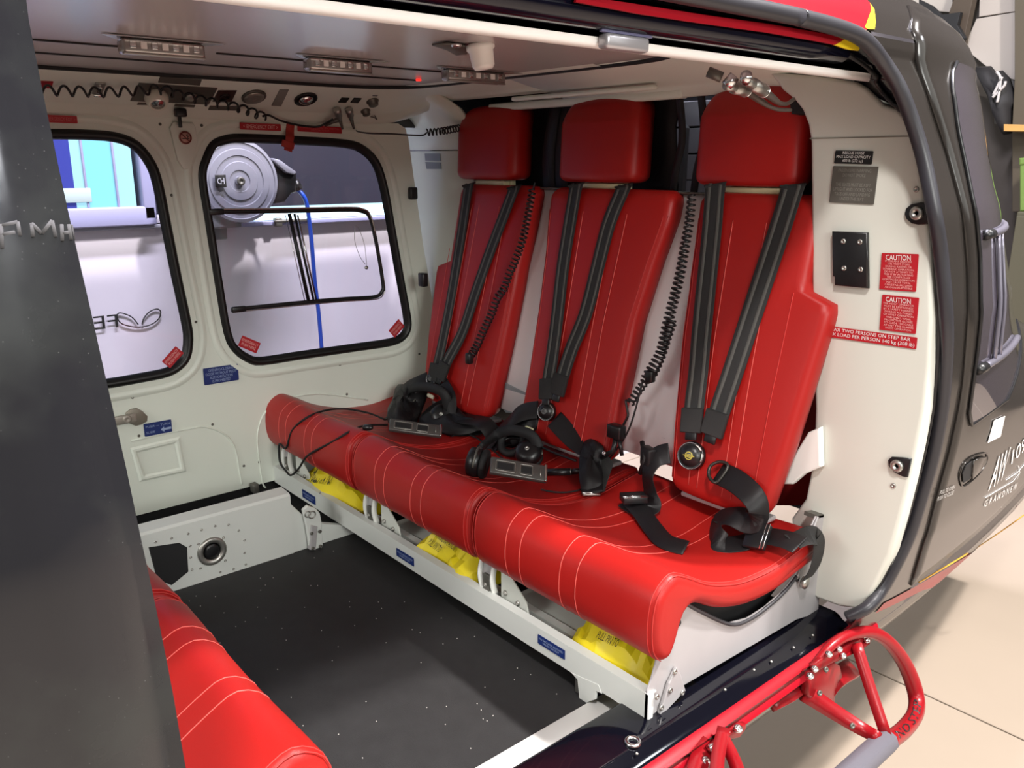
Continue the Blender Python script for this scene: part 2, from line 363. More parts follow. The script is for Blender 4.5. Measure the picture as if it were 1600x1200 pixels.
MB().add(lathe(c0+V((.001,0,0)),(1,0,0),[(.020,0),(.020,.002),(.012,.002),(.01,.0025)],20)).build('vent_core', BLK, bxv)
for u,v in ((243,847),(268,841),(294,834),(315,828),(336,822),(357,820),(373,829),(382,844),(382,864),(384,882),(365,889),(344,894),(313,888),(300,890),(298,871),(297,853),(310,850),(349,840),(352,876),(500,770)):
    MB().add(bolt(onbox(u,v),(1,0,0),.0035,.002)).build('rivet', STEEL, bxv)
# ---- black gap under the far door
MB().add(rbox((-1.39,-.2,-.055),(.40,2.2,.02),bev=0)).build('trim_4', BLKM, smooth=False); tag(bpy.data.objects['trim_4'],kind='structure')
# ================================================================== FAR DOOR with two window openings
def onD(u,v,o=0): return at(u,v,x=DX+o)
W2o = [(318,250),(330,225),(350,215),(380,212),(470,216),(540,221),(568,230),(590,252),(603,290),(614,350),(628,430),(639,490),(640,512),(632,528),(612,538),(560,546),(470,559),(410,568),(388,564),(366,548),(352,520),(338,440),(322,340),(314,290),(313,268)]
W1o = [(78,205),(130,206),(180,210),(215,224),(240,255),(252,290),(264,350),(280,430),(295,500),(299,530),(295,558),(282,575),(262,586),(230,593),(180,602),(150,606)]
def inset_loop(L, d, ax='yz'):
    out = []; n = len(L); ar = sum(L[i].y*L[(i+1)%n].z-L[(i+1)%n].y*L[i].z for i in range(n)); sg = 1 if ar > 0 else -1
    for i in range(n):
        t = (L[(i+1)%n]-L[i-1]); t = V((0,t.y,t.z)).normalized(); out.append(L[i]+V((0,-t.z,t.y))*d*sg)
    return out
w2 = catmull([onD(u,v) for u,v in W2o], 3, True)
p1 = [onD(u,v) for u,v in W1o]; b0 = p1[-1]; t0 = p1[0]
w1 = catmull(p1, 3) + [V((DX,-.75,b0.z-.01)), V((DX,-.80,b0.z+.05)), V((DX,-.80,t0.z-.06)), V((DX,-.76,t0.z-.01))]
from mathutils.geometry import tessellate_polygon
def holed(outer, holes, n, th):   # flat panel with holes and thickness th along -n
    loops = [outer]+holes; vs = [v for l in loops for v in l]; tris = tessellate_polygon(loops); N = len(vs); off = V(n)*-th
    fs = []
    for t in tris:
        a,b,c = [vs[i] for i in t]
        if (b-a).cross(c-a).dot(V(n)) < 0: t = t[::-1]
        fs.append(tuple(t)); fs.append(tuple(i+N for i in t[::-1]))
    k = 0
    for l in loops:
        m = len(l)
        for i in range(m): a,b = k+i, k+(i+1)%m; fs.append((a,b,b+N,a+N))
        k += m
    return vs+[v+off for v in vs], fs
dx = DX
dout = [V((dx,-1.5,.006)),V((dx,.665,.006)),V((dx,.672,.30)),V((dx,.655,.42)),V((dx,.637,.50)),V((dx,.60,.72)),V((dx,.573,.92)),V((dx,.553,1.07)),V((dx,.542,1.105)),V((dx,.515,1.119)),V((dx,-1.5,1.119))]
dv = MB().add(holed(dout,[w1,w2],(1,0,0),.035)).build('door_1', WHITE, smooth=False); tag(dv,kind='structure')
def ring(loop, d0, d1, x0, x1):   # frame between two insets, raised from x0 to x1
    a = inset_loop(loop,d0); b = inset_loop(loop,(d0*.7+d1*.3)); c = inset_loop(loop,(d0*.25+d1*.75)); e = inset_loop(loop,d1)
    f = lambda L,x: [V((x,p.y,p.z)) for p in L]
    rows = [f(a,x0),f(b,x1),f(c,x1),f(e,x0-.012)]; rows = list(map(list,zip(*rows))); rows.append(rows[0]); return grid(rows)
WGL = bpy.data.materials.new('window_acrylic'); WGL.use_nodes = True
_n = WGL.node_tree; _n.nodes.remove(_n.nodes['Principled BSDF']); _g = _n.nodes.new('ShaderNodeBsdfGlossy'); _g.inputs[1].default_value = .03; _t = _n.nodes.new('ShaderNodeBsdfTransparent'); _t.inputs[0].default_value = (.93,.93,.95,1)
_f = _n.nodes.new('ShaderNodeFresnel'); _f.inputs[0].default_value = 1.35; _m = _n.nodes.new('ShaderNodeMixShader')
_n.links.new(_f.outputs[0],_m.inputs[0]); _n.links.new(_t.outputs[0],_m.inputs[1]); _n.links.new(_g.outputs[0],_m.inputs[2]); _n.links.new(_m.outputs[0],_n.nodes['Material Output'].inputs[0])
for nm, L in (('window_1',w1),('window_2',w2)):
    wo = MB().add(ring(L,-.006,.020,dx+.001,dx+.014)).build(nm, SEAL); tag(wo,kind='structure')
    inn = inset_loop(L,.010); MB().add(prism([V((dx-.012,p.y,p.z)) for p in inn],(-.003,0,0))).build('pane', WGL, wo, smooth=False)
    o1 = inset_loop(L,-.045); o2 = inset_loop(L,-.022)
    rows = [[V((dx+.0005,a.y,a.z)), V((dx+.005,a.y*.65+b.y*.35,a.z*.65+b.z*.35)), V((dx+.006,a.y*.35+b.y*.65,a.z*.35+b.z*.65)), V((dx+.0005,b.y,b.z))] for a,b in zip(o1,o2)]
    rows.append(rows[0]); MB().add(grid(rows)).build('surround', WHITE, wo)
win2 = bpy.data.objects['window_2']; win1 = bpy.data.objects['window_1']
# post cover between windows, arch seam, inset pocket, bottom edge
pc = [onD(u,v) for u,v in ((262,187),(307,190),(311,212),(314,330),(345,520),(300,520),(283,420),(268,300),(266,220))]
MB().add(prism([p+V((.0,0,0)) for p in [onD(u,v) for u,v in ((264,200),(270,190),(300,192),(305,200),(307,225),(298,262),(286,265),(276,250))]],(.008,0,0),.003)).build('post_cover', WHITE, dv)
sm = catmull([onD(u,v,.001) for u,v in ((205,689),(250,679),(300,669),(320,667),(345,675),(362,690),(370,710),(374,735),(378,757))],5)
MB().add(tube(sm,.0028,6)).build('seam', WHITE, dv)
sm = catmull([onD(u,v,.001) for u,v in ((415,762),(410,752),(403,700),(404,670),(414,645),(435,628),(470,618),(510,616),(575,625))],5)
MB().add(tube(sm,.0028,6)).build('seam', WHITE, dv)
q = [onD(u,v,.001) for u,v in ((203,700),(281,682),(291,737),(218,753))]
rows = []
for d0,xx in ((0,.0005),(.006,.004),(.012,.004),(.018,.0005)):
    c = sum(q,V())/4; rows.append([V((p.x+xx,p.y-(p.y-c.y)/abs(p.y-c.y)*d0,p.z-(p.z-c.z)/abs(p.z-c.z)*d0)) for p in q])
rows = list(map(list,zip(*rows))); rows.append(rows[0]); MB().add(grid(rows)).build('pocket_rim', WHITE, dv, smooth=False)
for u,v in ((207,621),(217,681),(332,663),(381,728),(542,616),(405,722),(531,570),(655,553),(306,503),(268,305),(250,194),(315,196),(620,640)):
    MB().add(bolt(onD(u,v),(1,0,0),.0042,.002)).build('screw', DSTEEL, dv)
# latch handle
hp = onD(212,651)
MB().add(prism([onD(u,v,.001) for u,v in ((195,645),(203,639),(213,637),(222,642),(230,650),(229,658),(220,663),(212,665),(204,662),(196,659))],(.006,0,0),.002)).build('latch_plate', mat('bronze_grey',(.24,.215,.175),.4,metal=.4), dv)
MB().add(rbox(onD(204,652)+V((.010,-.03,0)),(.010,.085,.026),bev=.004)).add(lathe(onD(196,653)+V((.012,0,0)),(1,0,0),[(.012,0),(.012,.006),(.008,.008),(.004,.006)],16)).build('latch_handle', mat('handle_beige',(.34,.31,.27),.35,metal=.3), dv)
# clip on aft edge of the door, hinge blocks
MB().add(rbox(at(645,302,x=DX+.012),(.02,.03,.04),bev=.005)).build('clip', BLK, dv); MB().add(rbox(at(661,437,x=-1.44),(.03,.022,.045),bev=.004)).build('clip', BLK, dv)
MB().add(rbox(at(398,762,x=DX+.03),(.03,.02,.03),bev=.004)).build('guide_roller', DSTEEL, dv)
# sliding vent frame on the second pane
vf = MB(); X0 = DX+.006
lp = [at(u,v,x=X0) for u,v in ((335,331),(440,330),(540,328),(565,330),(578,340),(588,380),(598,440),(597,455),(585,464),(540,467),(480,472),(370,483))]
C = catmull(lp,6)
vfr = MB().add(tube(C,.0065,8)).build('vent_frame', BLK, win2)
MB().add(tube([p+V((.004,0,.0075)) for p in C[:30]],.003,6)).add(tube([p+V((.004,.004,-.0075)) for p in C[30:]],.0018,6)).build('chrome_edge', CHROME, vfr)
for (u,v) in ((337,331),(372,483)): MB().add(rbox(at(u,v,x=X0)+V((.004,0,0)),(.014,.045,.018),bev=.004)).build('frame_end', BLK, vfr)
MB().add(tube([at(452,334,x=X0),at(482,470,x=X0)],.006,8)).add(tube([at(460,334,x=X0),at(490,469,x=X0)],.004,8)).build('vertical_bar', BLK, win2)
MB().add(tube([at(465,336,x=X0),at(494,468,x=X0)],.003,6)).add(tube([at(446,336,x=X0),at(476,470,x=X0)],.0012,6)).build('chrome_bar', CHROME, win2)
MB().add(tube(catmull([at(u,v,x=X0-.004) for u,v in ((556,352),(562,360),(570,385),(573,417))],5),.0009,5)).add(lathe(at(572,418,x=X0-.004),(1,0,0),[(.006,0),(.006,.004),(.003,.006)],12)).build('pull_wire', STEEL, win2)
MB().add(tube(catmull([at(u,v,x=X0-.004) for u,v in ((555,352),(554,375),(562,400),(571,413))],5),.0009,5)).build('pull_wire', STEEL, win2)
FD = lambda p: p.x-DX-.0075
NX = (1,0,0)
quad_placard(((375,191.5),(439,194),(438,205),(374,202)),FD,DECALR,dv,'< EMERGENCY EXIT >',INKP,NX,fw=.84,fh=.55)
quad_placard(((465,195),(534,199),(533,209),(464,205)),FD,DECALR,dv,'EMERGENCY USE BREAK SEAL AND PUSH\nWINDOW TO EXIT',mat('faint_red_ink',(.55,.12,.12),.5),NX,fh=.6)
quad_placard(((68,179),(121,181.5),(120,193),(68,191)),FD,DECALR,dv,'EMERGENCY EXIT >',mat('faint_red_ink',(.55,.12,.12),.5),NX,fh=.5)
for qd,wn_ in ((((253,564),(274,541),(287,551),(265,576)),win1),(((379,524),(407,536),(400,552),(371,540)),win2),(((607,516),(622,499),(632,509),(616,528)),win2)):
    quad_placard(qd,lambda p: p.x-DX-.006,DECALR,wn_,'EMERGENCY\nPUSH HERE',INKP,NX,fh=.6)
FD = lambda p: p.x-DX-.002
quad_placard(((316,576),(370,568.5),(374,593),(320,602)),FD,DECALB,dv,'OPENING/CLOSING\nDOOR WITHOUT PILOT\nAUTHORIZATION\nIS PROHIBITED',INKB,NX,fh=.82)
bp = quad_placard(((223,663),(266,655),(270,674),(227,682)),FD,DECALB,dv,'PUSH --- TURN\n\nSLIDE      ',INKB,NX,align='LEFT',fh=.62)
ar = at(261,669.5,x=DX+.0055); MB().add(prism([ar+V((0,a,b)) for a,b in ((-.018,0),(-.008,.008),(-.008,.003),(.012,.004),(.012,-.003),(-.008,-.003),(-.008,-.008))],(.0004,0,0))).build('arrow', INKB, bp, smooth=False)
def nosmoke(c, X, Y, R, parent, disc, ink):
    n = V(X).cross(V(Y)).normalized(); p = MB().add(lathe(c,n,[(R,0),(R,.0012)],24)).build('no_smoking_sign', disc, parent)
    k = MB().add(torus(V(c)+n*.0016,n,R*.84,R*.10,24,5)); 
    f = plane_fn(V(c)+n*.0016,X,Y,n)
    k.add(tube([f(-R*.55,R*.55),f(R*.55,-R*.55)],R*.09,5)); k.build('red_ring', ink, p)
    MB().add(tube([f(-R*.5,-R*.15),f(R*.55,-R*.15)],R*.08,5)).add(tube(catmull([f(R*.3,0),f(R*.45,R*.2),f(R*.2,R*.3),f(R*.35,R*.5)],4),R*.06,5)).build('pictogram', INKK, p)
nosmoke(at(289.5,215,x=DX+.010),V((0,1,0)),V((0,0,1)),.018,dv,mat('pink_disc',(.55,.30,.25),.5),mat('brown_red_ink',(.16,.02,.015),.5))
# red pull tab hanging over the seal of window 2
tp = [at(u,v,x=DX+xx) for u,v,xx in ((454,193,.006),(453,205,.008),(453,214,.020),(452,222,.020),(450,236,.022))]
pt = MB().add(ribbon(tp,(0,1,0),.026,.002)); o = pt.build('pull_tab', mat('red_fabric',(.40,.03,.02),.6,bump=.3,bscale=300), win2)
MB().add(rbox(at(450,226,x=DX+.024),(.004,.040,.020),ax=((1,0,0),(0,.97,-.25),(0,.25,.97)),bev=.002)).build('pull_tab_fold', mat('red_fabric',(.4,.03,.02),.6), win2)
# black latch above the post
MB().add(rbox(at(282,176,x=DX+.03),(.02,.030,.022),bev=.004)).add(rbox(at(281,189,x=DX+.02),(.012,.008,.035),bev=.002)).build('window_latch', BLK, dv)
# ================================================================== WALL LEFT: cabin side above the door, cove, ceiling
COVE = [(-1.600,1.114),(DX+.004,1.114),(DX+.012,1.121),(-1.537,1.139),(-1.53,1.143),(-1.408,1.206),(-1.397,1.2125),(-1.385,1.213)]
ysd = [-1.5,-.8,-.2,.2,.36]
rows = [[V((x,y,z)) for x,z in COVE] for y in ysd]
PA, PB = V((-1.53,0,1.143)), V((-1.408,0,1.206)); PT = (PB-PA).normalized(); PN = V((PT.z,0,-PT.x))   # sloping gauge panel
if PN.x < 0: PN = -PN
FP = lambda p: (p-PA).dot(PN)
# rounded corner sweep into the aft header
AX, AY = -1.385, .36
for k in range(1,9):
    a = math.pi/2*k/8; rr = []
    for x,z in COVE:
        d = (AX-x); rr.append(V((AX-d*math.cos(a), AY+d*math.sin(a)*1.2, 1.213-(1.213-z)*(1-.72*math.sin(a)**3.5))))
    rows.append(rr)
for x in (-1.2,-.9,-.55): rows.append([V((x,AY+(AX-cx)*1.2,1.213-(1.213-z)*.28)) for cx,z in COVE])
wlft = MB().add(grid([[p for p in r] for r in rows])).build('wall_left', WHITE); tag(wlft,kind='structure')
# aft header towards the open side (short trim with moulded lip)
HD = [(.395,1.213),(.42,1.208),(.50,1.192),(.60,1.176),(.625,1.168),(.63,1.150),(.66,1.150)]
MB().add(slab([[V((x,y,z)) for y,z in HD] for x in (-.90,-.6,-.3,-.05)],(0,0,.01))).build('header', WHITE, wlft)
MB().add(rbox((-.78,.565,1.170),(.52,.02,.012),bev=.005)).build('header_lip', WHITE, wlft)
MB().add(rbox((-.86,.64,1.158),(.74,.03,.022),bev=.006)).build('header_lip', WHITE, wlft)
# instruments on the gauge panel
def gp(u,v,o=0): return hit(u,v,FP)+PN*o
q = [gp(u,v) for u,v in ((217,129),(340,137),(326,163),(203,157))]
ip = MB().add(prism(q,PN*.002,.001)).build('light_panel', DSTEEL, wlft); ip['label'] = 'dark grey switch plate of the cabin light'
MB().add(lathe(gp(299,150,.003),PN,[(.017,0),(.017,.003),(.010,.006),(.006,.008)],20)).build('dial', STEEL, ip)
MB().add(prism([gp(u,v) for u,v in ((250,119.5),(315,124),(312,133),(247,128))],PN*.002)).build('placard', DECALG, wlft, smooth=False)
for a in (((216,160),(255,162),(253,164),(214,163)),((274,162),(305,164),(303,167),(272,165)),((328,165),(376,166),(373,172),(325,171))): MB().add(prism([gp(u,v) for u,v in a],PN*.002)).build('placard', DECALG, wlft, smooth=False)
MB().add(prism([gp(u,v) for u,v in ((64,126),(83,127),(80,137),(60,136))],PN*.002)).build('placard', DECALR, wlft, smooth=False)
q = [gp(u,v) for u,v in ((341,141),(370,141),(361,159),(332,158))]
nsp = MB().add(prism(q,PN*.002)).build('placard', mat('dark_maroon_sign',(.05,.025,.022),.35), wlft, smooth=False)
cc = sum(q,V())/4+PN*.0035; MB().add(torus(cc,PN,.013,.0022,20,5)).add(tube([cc+PT*.01+V((0,-.01,0)),cc-PT*.01+V((0,.01,0))],.002,5)).add(tube([cc+V((0,-.010,0)),cc+V((0,.01,0))],.002,5)).build('pictogram', BLK, nsp)
# overhead gasper vents
g1 = gp(396.5,150.5); o = MB().add(lathe(g1,PN,[(.034,0),(.034,.004),(.030,.006),(.028,.004)],28)).build('air_vent', DSTEEL, wlft)
MB().add(lathe(g1+PN*.003,PN,[(.028,0),(.027,.004),(.012,.006),(.010,.004),(.004,.006)],24)).build('vent_disc', mat('satin_grey_metal',(.33,.32,.28),.35,metal=.6), o)
MB().add(prism([gp(u,v) for u,v in ((437,139.5),(451,139.5),(439,165),(424,164))],PN*.003,.001)).build('grille', mat('grille_grey',(.20,.195,.17),.5), wlft, smooth=False)
g2 = gp(477.5,154); o = MB().add(lathe(g2,PN,[(.034,0),(.034,.005),(.030,.007),(.028,.003)],28)).build('air_vent', BLK, wlft)
MB().add(lathe(g2+PN*.002,PN,[(.022,0),(.022,.005),(.014,.010),(.007,.013)],20)).build('vent_ball', CHROME, o)
for u,v in ((537,156),(556,156.5)): MB().add(rbox(gp(u,v,.001),(.026,.026,.004),ax=(PT,(0,1,0),PN),bev=.001)).build('blank_socket', BLK, wlft, smooth=False)
# white swivelling reading lamp on the left panel
g3 = gp(243,148); X,Y,Z = axes(V((.65,-.1,-.75)))
rl = MB().add(lathe(g3,V((.65,-.1,-.75)),[(.016,-.01),(.026,0),(.030,.012),(.028,.022),(.023,.034),(.019,.036),(.018,.028)],24)).build('reading_lamp', mat('cream_plastic',(.70,.68,.58),.35), wlft)
MB().add(lathe(g3+V((.65,-.1,-.75)).normalized()*.028,V((.65,-.1,-.75)),[(.017,0),(.017,.006),(.010,.003),(.005,.008)],20)).build('bulb_ring', CHROME, rl)
# small chrome toggle plate
g4 = gp(154,137); o = MB().add(rbox(g4+PN*.002,(.05,.024,.004),ax=(PT,(0,1,0),PN),bev=.001)).build('toggle_plate', STEEL, wlft)
MB().add(rbox(g4+PN*.006,(.03,.010,.008),ax=(PT,(0,1,0),PN),bev=.002)).build('toggle', CHROME, o)
MB().add(rbox(g4-PT*.022+PN*.008,(.008,.02,.008),ax=(PT,(0,1,0),PN),bev=.003)).build('toggle_tip', CHROME, o)
# intercom connector cluster
for u,v,r in ((582,158,.015),(571,173,.012)):
    o = MB().add(lathe(gp(u,v),PN,[(r*1.3,0),(r*1.3,.003),(r,.004),(r,.014),(r*.7,.016)],16)).build('socket', DSTEEL, wlft)
MB().add(tube(catmull([gp(u,v,.01) for u,v in ((578,178),(585,180),(590,186),(584,176))],4),.0015,5)).build('socket_wire', DSTEEL, wlft)
MB().add(rbox(gp(586,149,.001),(.006,.016,.001),ax=(PT,(0,1,0),PN),bev=0)).build('placard', DECALL, wlft, smooth=False)
# ceiling
CY = .385
cl = MB().add(holed([V((x,y,1.212)) for x,y in ((-1.388,-1.5),(-.10,-1.5),(-.10,.40),(-1.18,.40),(-1.30,.37),(-1.37,.28),(-1.388,.2))],[],(0,0,-1),.02)).build('ceiling', CEIL, smooth=False); tag(cl,kind='structure')
rows = [[V((x,y,z)) for x,z in ((-.11,1.212),(-.07,1.208),(-.03,1.190),(-.012,1.168),(-.006,1.150),(.006,1.147),(.016,1.149),(.019,1.154),(.019,1.168))] for y in (-1.5,-.5,0,.3,.45,.60)]
MB().add(slab(rows,(0,0,.006))).build('ceiling_edge', mat('warm_white_trim',(.86,.84,.82),.3), cl)
bl = catmull([V((x,y,1.2105)) for x,y in ((-1.392,-1.4),(-1.392,0),(-1.390,.2),(-1.372,.30),(-1.30,.385),(-1.18,.41),(-.9,.412),(-.45,.41),(-.33,.38))],8)
MB().add(tube(bl,.007,6)).build('edge_gasket', BLKM, cl)
for x,y0,y1 in ((-.925,-1.2,-.36),(-.905,-.34,.44),(-1.13,-1.2,.30)):
    MB().add(rbox((x,(y0+y1)/2,1.211),(.008,y1-y0,.004),bev=.001,seg=1)).build('seam', BLKM, cl)
ind = at(654,125,z=1.208); MB().add(rbox(ind,(.012,.012,.006),bev=.002)).build('indicator', mat('red_indicator',(.3,.01,.01),.3,emit=((1,.03,.02),1.2)), cl)
# ================================================================== REAR WALL (bulkhead) and the pillar beside the opening
FB = lambda p: -(p.y-BY)
def onB(u,v,o=0): return at(u,v,y=BY-o)
PXP = [(1200,112),(1270,118),(1335,128),(1352,137),(1366,150),(1380,164),(1402,171),(1416,184),(1426,213),(1434,250),(1442,300),(1449,345),(1453,400),(1456,500),(1452,570),(1444,640),(1432,700),(1420,755),(1405,815),(1390,868),(1368,915),(1345,953),(1310,948),(1275,935),(1240,900),(1236,810),(1258,780),(1270,720),(1273,640),(1271,560),(1268,460),(1267,300),(1266,222),(1262,195),(1253,172),(1240,155),(1222,141),(1212,127)]
pil = MB().add(prism([onB(u,v) for u,v in PXP],(0,.05,0),.008,3)).build('wall_rear', mat('pillar_cream',(.60,.60,.54),.4,bump=.05,bscale=350,var=.02)); tag(shade(pil),kind='structure')
MB().add(rbox((-.005,BY-.0005,1.0455),(.22,.0015,.0022),bev=0)).build('seam', mat('seam_dark',(.18,.17,.14),.6), pil, smooth=False)
# white bulkhead behind the seats
MB().add(slab([[V((x,backy(z)+.060,z)) for x in (-1.34,-.9,-.5,-.13)] for z in (.27,.45,.7,.922)],(0,.012,0))).build('bulkhead_panel', mat('bright_bulkhead',(.84,.84,.85),.45), pil)
MB().add(prism([at(u,v,y=.52) for u,v in ((958,662),(1040,684),(1040,716),(950,700))],(0,.01,0),.002)).add(prism([at(u,v,y=.52) for u,v in ((765,618),(772,590),(830,618),(815,646),(790,645))],(0,.01,0),.002)).build('lower_panel', mat('blue_grey_panel',(.25,.29,.31),.4), pil, smooth=False)
MB().add(rbox((-.74,.645,.924),(1.2,.02,.006),bev=.002)).build('bulkhead_edge', DSTEEL, pil)
MB().add(prism([V((x,.645,z)) for x,z in ((-1.72,-.1),(-1.33,-.1),(-1.33,1.034),(-1.72,1.034))],(0,.03,0),.003)).build('corner_panel', WHITE, pil)
rows=[]
for z,dy in ((1.037,0),(1.08,-.005),(1.12,-.02),(1.16,-.06),(1.20,-.14),(1.212,-.2)):
    rows.append([V((x,.645+dy,z)) for x in (-1.72,-1.5,-1.42,-1.335)])
MB().add(slab(rows,(0,.02,.0))).build('corner_cove', WHITE, pil)
for uv in (((664,240),(688,240),(689,251),(665,251)),((665,253),(689,254),(690,264),(667,264))): MB().add(prism([at(u,v,y=.644) for u,v in uv],(0,-.0015,0))).build('placard', DECALL, pil, smooth=False)
MB().add(rbox((-1.30,.655,.5),(.006,.004,1.05),bev=0)).build('seam', DSTEEL, pil, smooth=False)
# small white side bracket panels and dark red trim board behind the near seat
MB().add(prism([at(u,v,y=.60) for u,v in ((1240,395),(1262,378),(1272,380),(1275,470),(1262,470),(1250,460),(1238,440))],(0,.01,0),.002)).build('side_panel', WHITE, pil, smooth=False)
MB().add(prism([at(u,v,y=.66) for u,v in ((1225,560),(1285,560),(1285,790),(1190,790))],(0,.015,0),.002)).build('trim_board', mat('dark_red_board',(.22,.008,.008),.5), pil, smooth=False)
MB().add(prism([at(u,v,y=.56) for u,v in ((1219,718),(1240,712),(1262,676),(1280,668),(1282,730),(1255,742),(1238,757),(1212,757))],(0,.02,0),.004)).build('seat_mount', mat('white_mount',(.8,.82,.78),.35), pil, smooth=False)
# placards on the pillar
NB = (0,-1,0); FBp = lambda p: BY-.0005-p.y
quad_placard(((1305,235),(1364,236),(1364,257),(1305,255)),FBp,DECALK,pil,'RESCUE HOIST\nMAX LOAD CAPACITY\n600 lb (272 kg)',INK,NB,fh=.86,fw=.9)
quad_placard(((1299,259),(1369,261),(1370,319),(1300,316)),FBp,DECALG,pil,'PASSENGERS WARNING\nDO NOT SMOKE\n\nTHE SEATS MUST BE KEPT\nUPRIGHT AND LOCKED FOR\nTAKE-OFF AND LANDING\nUNDER THE SEAT',INKG,NB,fh=.86)
quad_placard(((1376,395),(1434,397),(1434,456),(1377,452)),FBp,DECALR,pil,None,None,NB)
quad_placard(((1377,460),(1434,465),(1434,522),(1377,515)),FBp,DECALR,pil,None,None,NB)
pls = [o for o in pil.children if o.name.startswith('placard')][-2:]
def q_text(px, body, ink, parent, off=.0027, **k):
    q = [hit(u,v,FBp) for u,v in px]; X = (q[1]-q[0]+q[2]-q[3])/2; Y=(q[0]-q[3]+q[1]-q[2])/2; c=sum(q,V())/4; w,h=X.length,Y.length
    text(body, plane_fn(c,X.normalized(),Y.normalized(),V((0,-1,0)),off), w, h, ink, parent, **k)
q_text(((1385,397.5),(1424,399),(1424,407),(1385,406)),'CAUTION',INK,pls[0])
q_text(((1380,406),(1430,408),(1430,453),(1380,449)),'IF FOR ANY REASONS\nTHE HOIST STOPS\nDURING RAISING OR\nLOWERING OPERATION,\nDO NOT ATTEMPT TO\nFREE IT BY ACTUATING\nTHE CONTROLLER\nCONTINUED OPERATION\nMAY CAUSE TOTAL\nCABLE FAILURE, LAND\nAS SOON AS POSSIBLE',INKP,pls[0])
q_text(((1385,463),(1424,467),(1424,475),(1385,471)),'CAUTION',INK,pls[1])
q_text(((1381,472),(1429,476),(1429,519),(1381,512)),'THE HOIST OPERATOR\nMUST BE RESTRAINED\nBY A SAFETY HARNESS\nDURING ALL PHASES\nOF HOIST OPERATION\nAND SHALL WEAR\nPROTECTIVE GLOVES\nTO GUIDE THE CABLE\nAT ANY TIME DURING\nHOIST OPERATION.',INKP,pls[1])
quad_placard(((1289,508.5),(1433,527),(1433,546),(1289,525)),FBp,DECALR,pil,'MAX TWO PERSONS ON STEP BAR\nMAX LOAD PER PERSON 140 kg (308 lb)',INK,NB,fw=.96,fh=.82)
# black mounting plate with four screws
bk = thing('mounting_plate','black notched mounting plate with four screws on the cream pillar','bracket',tuple(onB(1332,405)))
MB().add(prism([onB(u,v) for u,v in ((1304,361),(1359,363),(1360,450),(1308,445),(1308,432),(1305,431))],(0,-.012,0),.003)).build('plate', BLK, bk)
for u,v in ((1318,377),(1344,378),(1319,419),(1345,421)): MB().add(bolt(onB(u,v,.012),NB,.0055,.003)).build('screw', STEEL, bk)
# black tabs with ringed door stops, lone screws
for (u,v),pts in (((1433,333),((1460,350),(1460,317),(1440,316),(1425,319),(1417,326),(1415,334),(1418,342),(1426,349),(1436,351))),((1402,728),((1426,716),(1412,714),(1395,713),(1389,718),(1390,727),(1398,737),(1412,744),(1420,745)))):
    o = MB().add(prism([onB(a,b) for a,b in pts],(0,-.006,0),.002)).build('stop_tab', BLK, pil)
    MB().add(lathe(onB(u,v,.006),NB,[(.013,0),(.013,.004),(.009,.007),(.005,.006),(.0045,-.0)],20)).build('stop_ring', STEEL, o)
for u,v in ((1432,296),(1396,759)): MB().add(bolt(onB(u,v),NB,.0055,.003)).build('screw', STEEL, pil)
# ================================================================== dark space and netting behind the headrests
nt = thing('cargo_netting','black padded fabric hung behind the three red headrests','curtain',(-.75,.73,.9))
def cloth(x0,x1,z0,z1,y,amp,n=14,m=8):
    return slab([[V((x0+(x1-x0)*j/n, y+amp*math.sin(j*1.9+i*.7)+amp*.5*math.sin(i*2.3), z0+(z1-z0)*i/m)) for j in range(n+1)] for i in range(m+1)],(0,.006,0))
NETM = mat('black_net_fabric', (.010,.009,.012), .6, bump=.8, bscale=90)
MB().add(cloth(-1.34,-.585,.90,1.20,.735,.008)).build('fabric', NETM, nt)
MB().add(cloth(-.47,.0,.90,1.20,.735,.008)).build('fabric', NETM, nt)
for x in (-.985,-.93): MB().add(ribbon([V((x,.66,.90)),V((x-.01,.66,1.0)),V((x,.665,1.10)),V((x+.005,.68,1.18))],(1,0,0),.05,.003)).build('strap', SILK, nt)
for x in (-.52,-.455): MB().add(ribbon([V((x,.65,1.17)),V((x+.015,.655,1.06)),V((x+.0,.655,.98)),V((x-.01,.66,.92))],(1,0,0),.022,.003)).build('strap', SILK, nt)
# luggage bay wall of pale blocks seen through the gap
lbw = MB().add(rbox((-1.05,1.35,.9),(1.1,.02,1.0),bev=0)).build('wall_luggage_bay', mat('bay_dark',(.03,.03,.035),.7), smooth=False); tag(lbw,kind='structure')
GB = mat('grey_block',(.55,.55,.6),.6)
for i in range(6):
    for j in range(2):
        MB().add(rbox((-1.25+j*.40+(i%2)*.2,1.335,.72+i*.087),(.394,.02,.082),bev=.002,seg=1)).build('block', GB, lbw, smooth=False)
MB().add(prism([at(u,v,y=1.2) for u,v in ((1064,185),(1072,200),(1066,300),(1056,300))],(0,.02,0),.002)).build('bay_frame', mat('grey_frame',(.35,.36,.38),.5), lbw, smooth=False)
# ================================================================== wall_front: cockpit partition (out of view, cut low so front light reaches in)
wf = MB().add(rbox((-.75,-1.55,.20),(1.66,.03,.6),bev=.003)).build('wall_front', WHITE, smooth=False); tag(wf,kind='structure')
